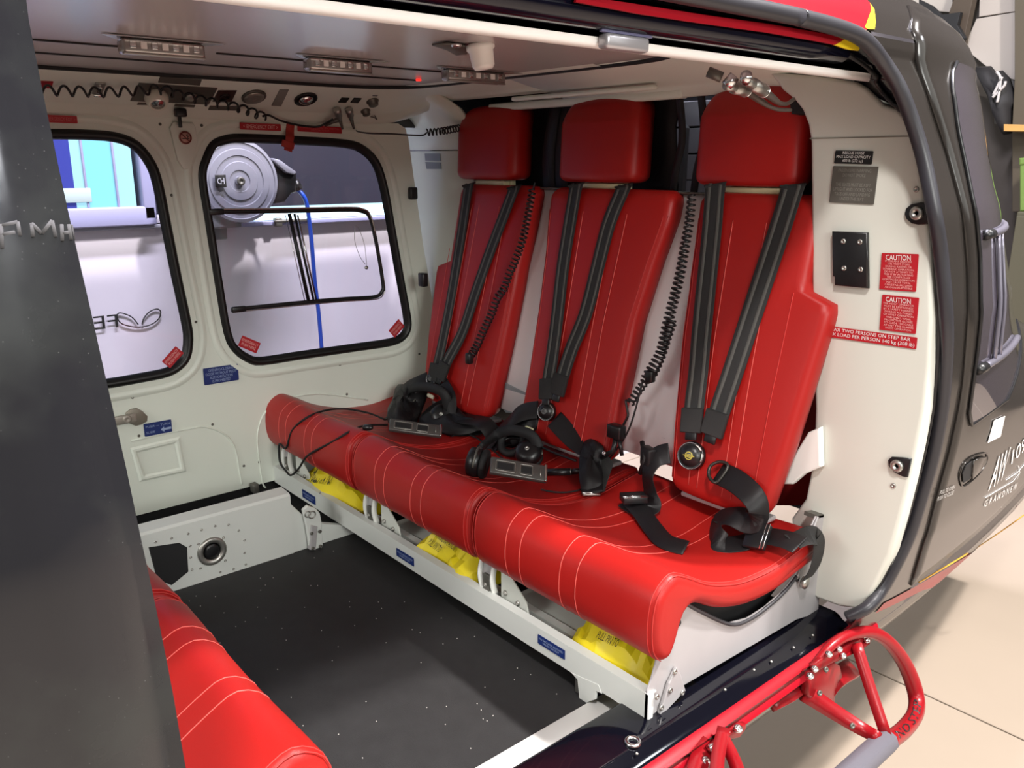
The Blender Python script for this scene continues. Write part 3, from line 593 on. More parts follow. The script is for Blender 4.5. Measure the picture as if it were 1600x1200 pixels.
# ================================================================== FUSELAGE around the opening
fu = thing('helicopter_body','glossy black and red helicopter body around the open cabin','helicopter',(.1,.8,GZ+.2))
SEALPX = [(1200,18),(1250,29),(1300,42),(1335,55),(1357,72),(1375,95),(1392,120),(1405,145),(1422,190),(1440,250),(1456,330),(1467,400),(1475,500),(1474,570),(1468,640),(1455,710),(1440,765),(1420,830),(1400,875),(1375,920),(1352,948)]
SP = [hit(u,v,Fskin(),2.6) for u,v in SEALPX]
seal_c = [V((skinx(-1.4,SP[0].z),-1.4,SP[0].z+.0)),V((skinx(-.6,SP[0].z),-.6,SP[0].z))]+SP+[V((.09,SP[-1].y-.02,SP[-1].z-.03))]
SC = catmull(seal_c,5)
MB().add(tube([p+V((.004,0,0)) for p in SC],.0135,10)).build('door_seal', mat('grey_satin_rubber',(.024,.023,.028),.38,var=.15,vscale=20), fu)
zt = sorted([(p.z,p.y) for p in SP]); 
zz = [a for a,b in zt]; yy = [b for a,b in zt]
def yseal(z):
    if z > SP[0].z: return -1.55
    if z < SP[-1].z: return max(SP[-1].y + (z-SP[-1].z)*1.0, .45) if z > -.03 else -1.55
    return lerp(z,zz,yy)
DEP = [(1415,8),(1417,40),(1428,85),(1450,160),(1472,225),(1490,290),(1503,350),(1509,420),(1509,500),(1504,570),(1495,640),(1481,705),(1460,780),(1440,850),(1420,915)]
DP = [hit(u,v,Fskin(),2.8) for u,v in DEP]; dz = sorted([(p.z,p.y) for p in DP]); dzz=[a for a,b in dz]; dyy=[b for a,b in dz]
def ydoor(z): return lerp(z,dzz,dyy)
def skin_rows(zs, f0, f1, off, ny=26):
    rows = []
    for z in zs:
        y0, y1 = f0(z), f1(z); rows.append([V((skinx(y0+(y1-y0)*j/ny,z)+off, y0+(y1-y0)*j/ny, z)) for j in range(ny+1)])
    return rows
zr = [-.5+.04*i for i in range(12)]+[-.035]
MB().add(grid(skin_rows(zr,lambda z:-1.6,lambda z:2.6,0))).build('lower_skin', SKIN, fu)
za = sorted(set([round(-.03+.02*i,3) for i in range(62)]+[round(SP[0].z-.05+.003*i,4) for i in range(16)]))
MB().add(grid(skin_rows([z for z in za if z<=1.22 and z <= SP[0].z],yseal,lambda z: ydoor(z)+.03,0))).build('aft_skin', SKIN, fu)
zt_ = [SP[0].z+.001+.02*i for i in range(18)]
MB().add(grid(skin_rows(zt_,lambda z:-1.6,lambda z:2.6,0,60))).build('roof_skin', SKIN, fu)
# gloss black jamb between cabin lining and the seal
edge = [onB(u,v,-.01) for u,v in ((1335,128),(1366,150),(1402,171),(1426,213),(1442,300),(1453,400),(1456,500),(1452,570),(1444,640),(1432,700),(1405,815),(1368,915),(1345,953))]
E1 = catmull([V((.012,-1.4,1.172)),V((.012,0,1.172)),V((.0,.50,1.166))]+edge,6); n = len(E1)
def resample(P, n):
    L=[0]
    for i in range(1,len(P)): L.append(L[-1]+(P[i]-P[i-1]).length)
    out=[]; k=0
    for i in range(n):
        s=L[-1]*i/(n-1)
        while k<len(L)-2 and L[k+1]<s: k+=1
        out.append(P[k].lerp(P[k+1],(s-L[k])/max(1e-9,L[k+1]-L[k])))
    return out
def nearest_pairs(A,B):
    out=[]; 
    for p in A: out.append(min(B,key=lambda q:(q-p).length))
    return out
B1 = nearest_pairs(E1,SC)
rows=[]
for a,b in zip(E1,B1):
    r=[]
    for t,dp in ((0,0),(.12,.010),(.3,.012),(.5,.004),(.65,.010),(.85,.004),(1,.0)):
        p=a.lerp(b,t); r.append(p+V((-.3,.4,.35)).normalized()*dp)
    rows.append(r)
MB().add(grid(rows)).build('door_jamb', GLOSS, fu)
MB().add(tube([a.lerp(b,.55) for a,b in zip(E1,B1)],.004,6)).build('inner_bead', BLK, fu)
# red paint bands with yellow tips above the opening
def band(px_top, px_bot, off, m, nm, n=40):
    T = [hit(u,v,Fskin(),2.6) for u,v in px_top]; Bq = [hit(u,v,Fskin(),2.6) for u,v in px_bot]
    T = resample(T,n); Bq = resample(Bq,n); rows=[]
    for a,b in zip(T,Bq):
        r=[]
        for k in range(7):
            p=a.lerp(b,k/6); r.append(V((skinx(p.y,p.z)+off,p.y,p.z)))
        rows.append(r)
    return MB().add(grid(rows)).build(nm, m, fu)
band([(930,-45),(1100,-40),(1250,-28),(1340,-12),(1358,5)],[(930,-34),(1100,-3),(1250,22),(1320,38),(1352,47)],.0025,RPAINT,'red_band')
band([(1357,5),(1364,18),(1366,34)],[(1349,43),(1356,46),(1364,46)],.003,YPAINT,'yellow_tip',8)
# inner red strip on the jamb lip
def jb(u,v): return at(u,v,x=.066)
rb = [jb(u,v)+V((0,0,0)) for u,v in ((900,-8),(1000,7),(1100,23),(1200,37),(1280,51),(1322,60))]
rc = [jb(u,v) for u,v in ((900,3),(1000,22),(1100,37),(1200,51),(1280,65),(1305,70))]
MB().add(slab([[a,(a+b)/2+V((.001,0,0)),b] for a,b in zip(rb,rc)],(-.004,0,0))).build('red_lip', RPAINT, fu, smooth=False)
rb = [jb(u,v) for u,v in ((1322,60),(1335,63),(1347,66))]; rc = [jb(u,v) for u,v in ((1305,70),(1325,77),(1342,79))]
MB().add(slab([[a,(a+b)/2,b] for a,b in zip(rb,rc)],(-.004,0,0))).build('yellow_tip', YPAINT, fu, smooth=False)
# upper rail under the roof: deep blue-black gloss beam with catch block
UR = [(.012,1.167),(.030,1.166),(.042,1.168),(.052,1.174),(.056,1.184),(.056,1.196),(.030,1.20),(.010,1.19)]
MB().add(cap_grid([[V((x,y,z)) for x,z in UR] for y in (-1.5,-.6,0,.30,.40)])).build('upper_rail', mat('blue_black_gloss',(.003,.003,.009),.12,spec=.35), fu)
cb = at(975,68,x=.03); MB().add(rbox(cb,(.02,.085,.020),bev=.005)).build('catch_block', mat('grey_metal_block',(.42,.40,.42),.3,metal=.5), fu)
MB().add(rbox(cb+V((.004,.0,.016)),(.006,.10,.012),bev=.001)).build('catch_glue', mat('blue_grey_glue',(.12,.12,.22),.5,bump=1,bscale=200), fu)
# yellow pin stripe and red lower paint
ys_ = [hit(u,v,Fskin(.001),3) for u,v in ((1436,910),(1470,890),(1510,866),(1550,840),(1590,812),(1610,797))]
band([(1380,942),(1436,912),(1510,868),(1550,843),(1590,815),(1620,795)],[(1366,958),(1440,922),(1510,886),(1555,866),(1600,850),(1625,845)],.002,RPAINT,'red_lower_paint')
MB().add(tube(catmull(ys_,6),.0022,5)).build('yellow_stripe', mat('orange_yellow_stripe',(.6,.3,.03),.35), fu)
MB().add(rbox((-1.0,-.15,1.46),(1.3,2.9,.02),bev=.004)).build('roof_panel', SKIN, fu, smooth=False)  # unseen shell panels from here, added to keep stray light out
MB().add(rbox((-1.64,-.15,1.29),(.02,2.9,.36),bev=.004)).build('far_roof_side', SKIN, fu, smooth=False)
MB().add(rbox((-1.64,1.0,.5),(.02,.6,1.3),bev=.004)).build('far_side_skin', SKIN, fu, smooth=False)
MB().add(rbox((-1.05,1.42,.65),(1.2,.02,1.6),bev=.004)).build('aft_closure', SKIN, fu, smooth=False)
MB().add(rbox((-.75,-.4,-.16),(1.5,2.2,.02),bev=.004)).build('belly_panel', SKIN, fu, smooth=False)
MB().add(rbox((-1.615,-.4,-.12),(.02,2.2,.27),bev=.004)).build('far_light_stop', BLKM, fu, smooth=False)  # black board added to block outside light under the far door
# ---- sliding door, parked open along the aft body
sd = thing('sliding_door','glossy black sliding cabin door slid fully back, with large tinted window and white lettering','door',(.2,1.2,.4))
zd = [z for z in [dzz[0]+(dzz[-1]-dzz[0])*i/46 for i in range(47)]]
def ysd_end(z): return 2.3
MB().add(slab(skin_rows(zd,lambda z: ydoor(z)+.004,ysd_end,.006,40),(-.008,0,0))).build('door_skin', SKIN, sd)
WPX_L = [(1494,97),(1487,112),(1486,135),(1494,190),(1508,260),(1520,320),(1530,400),(1531,470),(1527,540),(1519,600),(1513,645),(1517,664)]
WL = sorted([(p.z,p.y) for p in [hit(u,v,Fskin(.007),2.8) for u,v in WPX_L]]); wz=[a for a,b in WL]; wy=[b for a,b in WL]
rtop = hit(1600,622,Fskin(.007),3); 
def wy0(z): return lerp(z,wz,wy)
wb = wz[0]; rowsz = [wb+(wz[-1]-wb)*i/40 for i in range(41)]
def wyr(z): return min(1.5, 1.12+max(0,(z-wb))*3.0)
DGL = mat('tinted_glass',(.045,.038,.05),.05,coat=1)
MB().add(grid(skin_rows(rowsz,wy0,wyr,.0085,30))).build('window_glass', DGL, sd)
wr = [V((skinx(wyr(z),z)+.009,wyr(z),z)) for z in rowsz[:8][::-1]]+[V((skinx(wy0(z),z)+.009,wy0(z),z)) for z in rowsz]
MB().add(tube(wr,.004,6)).build('window_rubber', BLK, sd)
def sk(u,v,o): return hit(u,v,Fskin(o),3.2)
RAIL = mat('lilac_metal_rail',(.22,.21,.26),.3,metal=.6)
u0_, l0_ = sk(1543,367,.014), sk(1531,577,.014)
def onskin(y,z,o=.014): return V((skinx(y,z)+o,y,z))
for p0 in (u0_, l0_):
    MB().add(tube([onskin(p0.y+.02+.05*i,p0.z) for i in range(9)],.008,8)).build('window_rail', RAIL, sd)
    MB().add(tube([onskin(p0.y-.01,p0.z),onskin(p0.y+.035,p0.z)],.011,8)).build('rail_end', BLK, sd)
for dy_,r__ in ((.10,.005),(.15,.004)):
    MB().add(tube([onskin(u0_.y+dy_+(l0_.y-u0_.y)*i/8, u0_.z+(l0_.z-u0_.z)*i/8) for i in range(9)],r__,6)).build('window_bar', RAIL, sd)
# recessed door handle
hc = [(1502,757),(1500,742),(1506,726),(1517,715),(1532,709),(1542,709),(1542,720),(1532,738),(1518,752),(1507,760)]
MB().add(tube(catmull([sk(u,v,.008) for u,v in hc],4,True),.0018,6,True)).build('handle_rim', SKIN, sd)
MB().add(prism([sk(u,v,.0072) for u,v in ((1504,754),(1503,740),(1508,728),(1518,720),(1517,735),(1515,748))],(.002,0,0))).build('handle_recess', BLKM, sd, smooth=False)
MB().add(prism([sk(u,v,.0075) for u,v in ((1518,720),(1530,714),(1539,713),(1538,722),(1530,735),(1517,748))],(.005,0,0),.001)).build('handle_flap', SKIN, sd)
# lettering on the door
WI = mat('white_vinyl',(.85,.82,.80),.4)
def skin_text(body, tl, tr, bl, m, **k):
    a,b,c = sk(*tl,.008),sk(*tr,.008),sk(*bl,.008); X=V((0,b.y-a.y,b.z-a.z)); Y=V((0,a.y-c.y,a.z-c.z)); ctr=(b+c)/2
    v2,fs = text_vf(body,1,1,**k)
    vs=[]
    for p,q in v2:
        r = V((0,ctr.y,ctr.z))+X*p+Y*q; vs.append(V((skinx(r.y,r.z)+.0080,r.y,r.z)))
    return obj('lettering', vs, fs, m, sd, smooth=False)
skin_text('AW',(1557,716),(1580,698),(1544,768),WI); skin_text('109',(1583,703),(1604,681),(1580,726),WI)
skin_text('GRANDNEW',(1540,782),(1590,754),(1537,793),WI,spacing=1.5)
MB().add(tube([sk(1539,778,.008),sk(1583,752,.008),sk(1594,738,.008)],.0008,4)).add(tube([sk(1572,750,.008),sk(1590,738,.008),sk(1612,712,.008)],.0010,4)).add(tube([sk(1591,728,.008),sk(1594,738,.008),sk(1589,750,.008)],.0009,4)).build('underline', WI, sd)
skin_text('PULL TO OPEN\nPUSH TO CLOSE',(1469,767),(1494,757),(1464,783),mat('grey_vinyl',(.5,.48,.46),.5))
lb = [sk(1553,657,.008),sk(1570,650,.008),sk(1563,682,.008),sk(1543,692,.008)]
MB().add(prism(lb,(.001,0,0))).build('paper_label', WI, sd, smooth=False)
# ================================================================== crew door skin (dark, dusty, close to the camera on the left)
CDM = bpy.data.materials.new('dusty_dark_paint'); CDM.use_nodes = True; _n=CDM.node_tree; _b=_n.nodes['Principled BSDF']; _b.inputs['Roughness'].default_value=.14; _b.inputs['Specular IOR Level'].default_value=.35
_tc=_n.nodes.new('ShaderNodeTexCoord'); _no=_n.nodes.new('ShaderNodeTexNoise'); _no.inputs['Scale'].default_value=9; _no.inputs['Detail'].default_value=8; _n.links.new(_tc.outputs['Object'],_no.inputs[0])
_vo=_n.nodes.new('ShaderNodeTexVoronoi'); _vo.inputs['Scale'].default_value=150; _n.links.new(_tc.outputs['Object'],_vo.inputs[0])
_cr=_n.nodes.new('ShaderNodeValToRGB'); _cr.color_ramp.elements[0].position=.03; _cr.color_ramp.elements[0].color=(.5,.5,.5,1); _cr.color_ramp.elements[1].position=.09; _cr.color_ramp.elements[1].color=(0,0,0,1); _n.links.new(_vo.outputs[0],_cr.inputs[0])
_mr=_n.nodes.new('ShaderNodeMapRange'); _mr.inputs[1].default_value=.45; _mr.inputs[2].default_value=.75; _n.links.new(_no.outputs[0],_mr.inputs[0])
_mu=_n.nodes.new('ShaderNodeMath'); _mu.operation='MULTIPLY'; _n.links.new(_cr.outputs[0],_mu.inputs[0]); _n.links.new(_mr.outputs[0],_mu.inputs[1])
_mx=_n.nodes.new('ShaderNodeMix'); _mx.data_type='RGBA'; _mx.inputs[6].default_value=(.012,.012,.014,1); _mx.inputs[7].default_value=(.45,.45,.44,1); _n.links.new(_mu.outputs[0],_mx.inputs[0])
_mx2=_n.nodes.new('ShaderNodeMix'); _mx2.data_type='RGBA'; _mx2.inputs[7].default_value=(.022,.024,.023,1); _n.links.new(_mx.outputs[2],_mx2.inputs[6]); _n.links.new(_mr.outputs[0],_mx2.inputs[0]); _n.links.new(_mx2.outputs[2],_b.inputs['Base Color'])
_ma=_n.nodes.new('ShaderNodeMapRange'); _ma.inputs[3].default_value=.10; _ma.inputs[4].default_value=.42; _n.links.new(_mr.outputs[0],_ma.inputs[0]); _n.links.new(_ma.outputs[0],_b.inputs['Roughness'])
cdoor = thing('crew_door','dusty glossy black crew door at the left edge with letters traced in its dust','door',(.18,-1.0,.5))
CP = [hit(u,v,Fskin(.012),2) for u,v in ((36,-40),(46,40),(62,120),(82,215),(102,310),(123,405),(147,510),(172,620),(198,735),(222,850),(247,965),(268,1070),(283,1160),(296,1230))]
cz = sorted([(p.z,p.y) for p in CP]); czz=[a for a,b in cz]; cyy=[b for a,b in cz]
def ycd(z): return lerp(z,czz,cyy)
MB().add(slab(skin_rows([-.1+.03*i for i in range(46)],lambda z:-1.9,ycd,.012,14),(-.025,0,0))).build('door_skin', CDM, cdoor)
DUST = mat('wiped_dust',(.05,.048,.05),.8)
def cdp(u,v): return hit(u,v,Fskin(.0125),2)
lets = [[(4,390),(2,352)],[(2,354),(28,348)],[(2,368),(24,364)],[(28,348),(32,370)],[(52,372),(50,350)],[(50,350),(66,366)],[(66,366),(82,346)],[(82,346),(88,372)],[(98,378),(97,352)],[(98,366),(110,364)],[(108,352),(112,376)]]
lm = MB()
for a,b in lets: lm.add(tube([cdp(*a)-V((.0029,0,0)),(cdp(*a)+cdp(*b))/2-V((.0029,0,0)),cdp(*b)-V((.0029,0,0))],.0032,5))
lm.build('dust_letters', DUST, cdoor)
# ================================================================== REAR SEATS
CUSH = [(.012,.124),(-.012,.155),(-.018,.21),(-.006,.262),(.035,.289),(.08,.272),(.14,.238),(.2,.215),(.27,.198),(.37,.192),(.46,.205),(.55,.214),(.567,.19),(.55,.16),(.46,.148),(.37,.135),(.27,.142),(.18,.168),(.11,.205),(.075,.20),(.055,.15),(.038,.124)]
def loop_inset(L, d):
    n=len(L); ar=sum(L[i][0]*L[(i+1)%n][1]-L[(i+1)%n][0]*L[i][1] for i in range(n)); sg=1 if ar>0 else -1; out=[]
    for i in range(n):
        a,b=L[i-1],L[(i+1)%n]; t=V((b[0]-a[0],b[1]-a[1])); 
        t = t.normalized() if t.length>1e-9 else V((1,0)); out.append((L[i][0]-t.y*d*sg, L[i][1]+t.x*d*sg))
    return out
CL = [(p.x,p.y) for p in catmull([V((a,b,0)) for a,b in CUSH],3,True)]
def cushion(x0, x1, parent, fy=lambda y:y, name='seat_cushion', R=.020, seams=(.12,.165,.285,.33), dz=0):
    st = []
    for k in range(5,-1,-1): a=math.pi/2*k/5; st.append((x0+R*(1-math.sin(a)), R*(1-math.cos(a))))
    n = 8
    mid = [(x0+R+(x1-x0-2*R)*i/n,0) for i in range(1,n)]
    st2 = [(x0+x1-a,b) for a,b in st[::-1]]
    rows=[]
    for x,d in st+mid+st2:
        t=(x-x0)/(x1-x0); dip = -.010*math.sin(math.pi*t)**2
        L = loop_inset(CL,d) if d else CL
        rows.append([V((x,fy(y),z+dz+(dip if z>.18 else 0))) for y,z in L])
    o = MB().add(cap_grid(rows)).build(name, RED, parent)
    # raised seams running from the front lip over the top to the back
    top = CL[0:3*11]
    for s in seams:
        x=x0+s; t=s/(x1-x0); dip=-.010*math.sin(math.pi*t)**2
        P=[V((x,fy(y),z+dz+(dip if z>.18 else 0))) for y,z in top]
        MB().add(tube(P,.0012,5)).build('seam', SEAM, o)
    for xx,sg in ((x0+.016,1),(x1-.016,-1)):
        P=[V((xx,fy(y),z+dz)) for y,z in loop_inset(CL,.0005)[0:33]]; MB().add(tube(P,.0009,5)).build('seam', STITCH, o)
        P=[V((xx-sg*.010,fy(y),z+dz)) for y,z in loop_inset(CL,.0022)[0:33]]; MB().add(tube(P,.0008,5)).build('seam', STITCH, o)
    return o
def super_loop(xl,xr,yf,th,r,nf=10,ns=4):
    # closed loop in XY, front at yf, depth th, with rounded front edges (radius r)
    out=[]
    for i in range(nf+1): t=i/nf; out.append((xl+r+(xr-xl-2*r)*t, yf-.006*math.sin(math.pi*t)))
    for i in range(1,ns+1): a=math.pi/2*i/ns; out.append((xr-r+r*math.sin(a), yf+r-r*math.cos(a)))
    out.append((xr,yf+th*.6)); out.append((xr-r*.4,yf+th)); out.append((xl+r*.4,yf+th)); out.append((xl,yf+th*.6))
    for i in range(ns): a=math.pi/2*(1-i/ns); out.append((xl+r-r*math.sin(a), yf+r-r*math.cos(a)))
    return out
def padded(levels, zf, parent, name, m, th, r, rc=.03):
    # levels: (z, xl, xr); zf(z)->front y ; rounded top and bottom
    z0,z1=levels[0][0],levels[-1][0]; zs=[]; N=30
    for k in range(5,-1,-1): a=math.pi/2*k/5; zs.append((z0+rc*(1-math.sin(a)) , rc*(1-math.cos(a))))
    for i in range(1,N): zs.append((z0+rc+(z1-z0-2*rc)*i/N,0))
    for k in range(6): a=math.pi/2*k/5; zs.append((z1-rc*(1-math.sin(a)), rc*(1-math.cos(a))))
    lz=[a for a,b,c in levels]; ll=[b for a,b,c in levels]; lr=[c for a,b,c in levels]
    rows=[]
    for z,d in zs:
        xl,xr=lerp(z,lz,ll)+d,lerp(z,lz,lr)-d; yf=zf(z)+d*.7
        rows.append([V((a,b,z)) for a,b in super_loop(xl,xr,yf,max(th-d*1.3,.02),r)])
    return MB().add(cap_grid(rows)).build(name, m, parent)
CREAM = mat('cream_post',(.62,.55,.33),.45)
def seat(k, label, cx0, cx1, back, hx, wing=None):
    t = thing('passenger_seat', label, 'seat', ((cx0+cx1)/2,.25,.15), 'red leather rear bench seats')
    cushion(cx0,cx1,t)
    lv = back
    b = padded(lv, backy, t, 'backrest', RED, .066, .022)
    lz=[a for a,_,_ in lv]; ll=[q for _,q,_ in lv]; lr=[q for _,_,q in lv]
    zs=[.27+.60*i/30 for i in range(31)]
    for f in (.26,.36,.64,.74):
        P=[V((lerp(z,lz,ll)*(1-f)+lerp(z,lz,lr)*f if not wing else lerp(z,lz,ll_c)*(1-f)+lerp(z,lz,lr_c)*f, backy(z)-.0055,z)) for z in zs] if False else [V((wl_(z)*(1-f)+wr_(z)*f, backy(z)-.0055,z)) for z in zs for wl_,wr_ in (((lambda q: core[k][0](q)),(lambda q: core[k][1](q))),)]
        MB().add(tube(P,.0010,5)).build('seam', SEAM, b)
    if wing:
        P=[V(((core[k][1](z)-.012) if k==3 else (core[k][0](z)+.012), backy(z)-.004, z)) for z in [.27+.46*i/24 for i in range(25)]]
        MB().add(tube(P,.0009,5)).build('seam', STITCH, b)
    for side in ([0,1] if not wing else ([0] if k==3 else [1])):
        for o_,r_ in ((.016,.0014),(.006,.0012)):
            P=[V(((lerp(z,lz,ll)+o_) if side==0 else (lerp(z,lz,lr)-o_), backy(z)+(.0005 if o_>.01 else .006)+.0,z)) for z in zs]
            MB().add(tube(P,r_*.65,5)).build('seam', STITCH, b)
    # headrest with large round upper corners
    hl,hr=hx; rad=.06; levels=[(.945,hl,hr),(1.085,hl,hr)]
    for i in range(1,9):
        a=math.pi/2*i/8; levels.append((1.085+.080*math.sin(a), hl+rad*(1-math.cos(a)), hr-rad*.75*(1-math.cos(a))))
    h = padded(levels, lambda z:.598+.05*(z-.945)+max(0,z-1.10)*.3, t, 'headrest', RED, .085, .030, .022)
    for o_ in (.030,.037):
        P=[V((hr-o_, .602+.05*(z-.945)+max(0,z-1.10)*.3-.0005+(.0 if o_<.035 else -.0018), z)) for z in [.965+.13*i/12 for i in range(13)]]
        MB().add(tube(P,.0014,5)).build('seam', SEAM, h)
    for s in (.35,.75):
        MB().add(rbox((hl+(hr-hl)*s,.645,.925),(.05,.02,.075),bev=.003)).build('headrest_post', CREAM, t)
    MB().add(rbox(((hl+hr)/2+.02,.625,.936),(.14,.025,.014),bev=.003)).build('headrest_bracket', CREAM, t)
    MB().add(rbox(((back[0][1]+back[0][2])/2,.50,.225),(abs(back[0][2]-back[0][1])*.9,.05,.012),bev=.003)).build('hinge_bar', ALU, t)
    return t
core = {3:(lambda z: lerp(z,[.24,.6,.93],[-.325,-.375,-.40]), lambda z: lerp(z,[.24,.5,.93],[-.085,-.09,-.085])),
        2:(lambda z: lerp(z,[.24,.6,.93],[-.885,-.885,-.915]), lambda z: lerp(z,[.24,.6,.93],[-.53,-.525,-.49])),
        1:(lambda z: lerp(z,[.24,.6,.93],[-1.36,-1.345,-1.335]), lambda z: lerp(z,[.24,.6,.93],[-1.03,-1.0,-.985]))}
seat(3,'nearest red leather seat, beside the cream pillar, with shoulder wing on its right side',-.505,.022,
     [(.24,-.325,-.070),(.40,-.35,-.045),(.60,-.375,-.024),(.685,-.38,-.014),(.716,-.382,-.018),(.734,-.385,-.082),(.82,-.39,-.082),(.93,-.40,-.082)],(-.43,-.150),True)
seat(2,'middle red leather bench seat, between the two other red bench seats',-1.03,-.515,
     [(.24,-.885,-.53),(.40,-.88,-.53),(.60,-.885,-.525),(.75,-.895,-.50),(.86,-.91,-.475),(.93,-.915,-.475)],(-.90,-.615))
seat(1,'farthest red leather bench seat, against the far cabin door',-1.585,-1.04,
     [(.24,-1.37,-1.03),(.45,-1.39,-1.01),(.64,-1.40,-1.0),(.668,-1.40,-1.0),(.685,-1.335,-1.0),(.80,-1.335,-.99),(.93,-1.335,-.985)],(-1.375,-1.085),True)
# ---- forward row, facing aft (its front edge shows at the lower left)
ff = lambda y: -.655-y
for x0,x1,lab in ((-.49,.02,'near red leather seat of the forward row, lower left beside the black crew door'),(-1.02,-.50,'farther red leather seat of the forward row, mostly hidden behind the crew door')):
    t = thing('passenger_seat',lab,'seat',((x0+x1)/2,-.9,.15),'red leather forward row seats')
    cushion(x0,x1,t,ff,dz=.01)
    MB().add(prism([V((x,-1.2,.10)) for x in ()] if False else [V((x0+.05,-.74,FZ)),V((x0+.05,-.74,.17)),V((x0+.05,-1.20,.15)),V((x0+.05,-1.20,FZ))],(x1-x0-.1,0,0),.01)).build('seat_box', BLKM, t)
# ================================================================== SEAT BENCH FRAME
sf = thing('bench_frame','long pale grey metal bench frame carrying the three rear seats','seat frame',(-.75,.2,FZ))
BH=.056
MB().add(prism([V((-1.562,y,z)) for y,z in ((-.002,0),(.004,0),(.004,BH-.004),(.020,BH-.004),(.020,BH),(-.002,BH))],(1.562+.004,0,0),.0012)).build('front_beam', WHITE2, sf, smooth=False)
MB().add(prism([V((-1.562,0,z)) for z in ()] if False else [V((-1.562,-.001,.0)),V((-1.562,.06,.0)),V((-1.562,.10,.12)),V((-1.562,.03,.12)),V((-1.562,-.001,BH))],(-.006,0,0),.001)).build('end_plate', WHITE2, sf, smooth=False)
MB().add(prism([V((-1.50,.05,.022)),V((-1.50,.05,.040)),V((-1.50,.068,.040)),V((-1.50,.068,.022))],(1.42,0,0),.001)).build('inner_rail', mat('white_rail',(.75,.76,.72),.35), sf, smooth=False)
# side plate by the opening
def sx(u,v): return at(u,v,x=.0)
SPX=[(1018,1062),(1032,1010),(1058,938),(1080,945),(1108,962),(1140,973),(1168,966),(1196,948),(1222,925),(1243,898),(1256,862),(1266,826),(1276,806),(1304,802),(1299,850),(1281,930),(1277,968),(1268,972),(1262,963),(1245,968),(1060,1076),(1040,1098),(1014,1124),(1011,1080)]
MB().add(prism([sx(u,v) for u,v in SPX],(-.004,0,0),.001)).build('side_plate', ALU, sf, smooth=False)
MB().add(prism([V((-.03,p.y,p.z-.035)) for p in [sx(u,v) for u,v in ((1070,930),(1085,942),(1140,970),(1196,946),(1222,922),(1243,895),(1200,895),(1120,915))]],(-.2,0,0),.003)).build('pan_shell', BLKM, sf, smooth=False)
MB().add(tube(catmull([sx(u,v)+V((.002,0,0)) for u,v in ((1065,938),(1090,953),(1140,975),(1170,967),(1200,946),(1225,923),(1243,900))],5),.004,6)).build('pan_lip', SATIN, sf)
MB().add(tube(catmull([sx(u,v)+V((.003,.0,-.002)) for u,v in ((1276,805),(1266,832),(1256,866),(1243,902))],5),.003,6)).build('plate_flange', ALU, sf)
MB().add(prism([sx(u,v)+V((.001,0,0)) for u,v in ((1052,1040),(1040,1065),(1030,1098),(1022,1125),(1040,1103),(1062,1080),(1066,1076),(1058,1050))],(.008,0,0),.002)).build('gusset', ALU, sf, smooth=False)
MB().add(prism([sx(u,v) for u,v in ((1276,805),(1304,801),(1303,806),(1275,811))],(-.03,0,0),.001)).build('plate_top', DSTEEL, sf, smooth=False)
for u,v in ((1048,1046),(1041,1075),(1060,1079),(1027,1102),(1020,1085)): MB().add(bolt(sx(u,v)+V((.009,0,0)),(1,0,0),.006,.003)).build('bolt', STEEL, sf)
for u,v,m in ((1059,973,BLK),(1245,904,BLK),(1259,906,STEEL),(1298,826,STEEL),(1284,852,STEEL)): MB().add(bolt(sx(u,v)+V((.0,0,0)),(1,0,0),.007,.004)).build('bolt', m, sf)
MB().add(rbox((.0,.005,.028),(.012,.014,.058),bev=.002)).build('corner_block', mat('white_block',(.78,.79,.78),.35), sf)
# feet and floor fittings
MB().add(prism([at(u,v,y=-.003) for u,v in ((892,1051),(902,1062),(905,1096),(912,1101),(921,1096),(930,1093),(931,1080),(940,1084),(935,1070)) ],(0,.006,0),.001)).build('foot', WHITE2, sf, smooth=False)
MB().add(rbox((-.185,.01,-.02),(.010,.016,.045),bev=.002)).build('foot_bolt', STEEL, sf)
fx = lambda u,v: at(u,v,x=BX+.004)
MB().add(prism([fx(u,v) for u,v in ((470,795),(478,788),(490,792),(497,800),(500,815),(502,858),(493,862),(481,856),(476,822))],(.012,0,0),.003)).build('latch_fitting', WHITE2, sf, smooth=False)
MB().add(prism([fx(u,v) for u,v in ((482,818),(492,820),(489,856),(480,856))],(.018,0,0),.002)).build('latch_arm', ALU, sf, smooth=False)
for u,v in ((482,830),(495,827),(484,853),(496,850)): MB().add(bolt(fx(u,v)+V((.019,0,0)),(1,0,0),.005,.003)).build('bolt', DSTEEL, sf)
MB().add(torus(fx(484,802)+V((.014,0,0)),(1,0,0),.010,.002,18,5)).add(torus(fx(477,801)+V((.014,0,0)),(1,0,0),.008,.002,18,5)).build('fitting_ring', STEEL, sf)
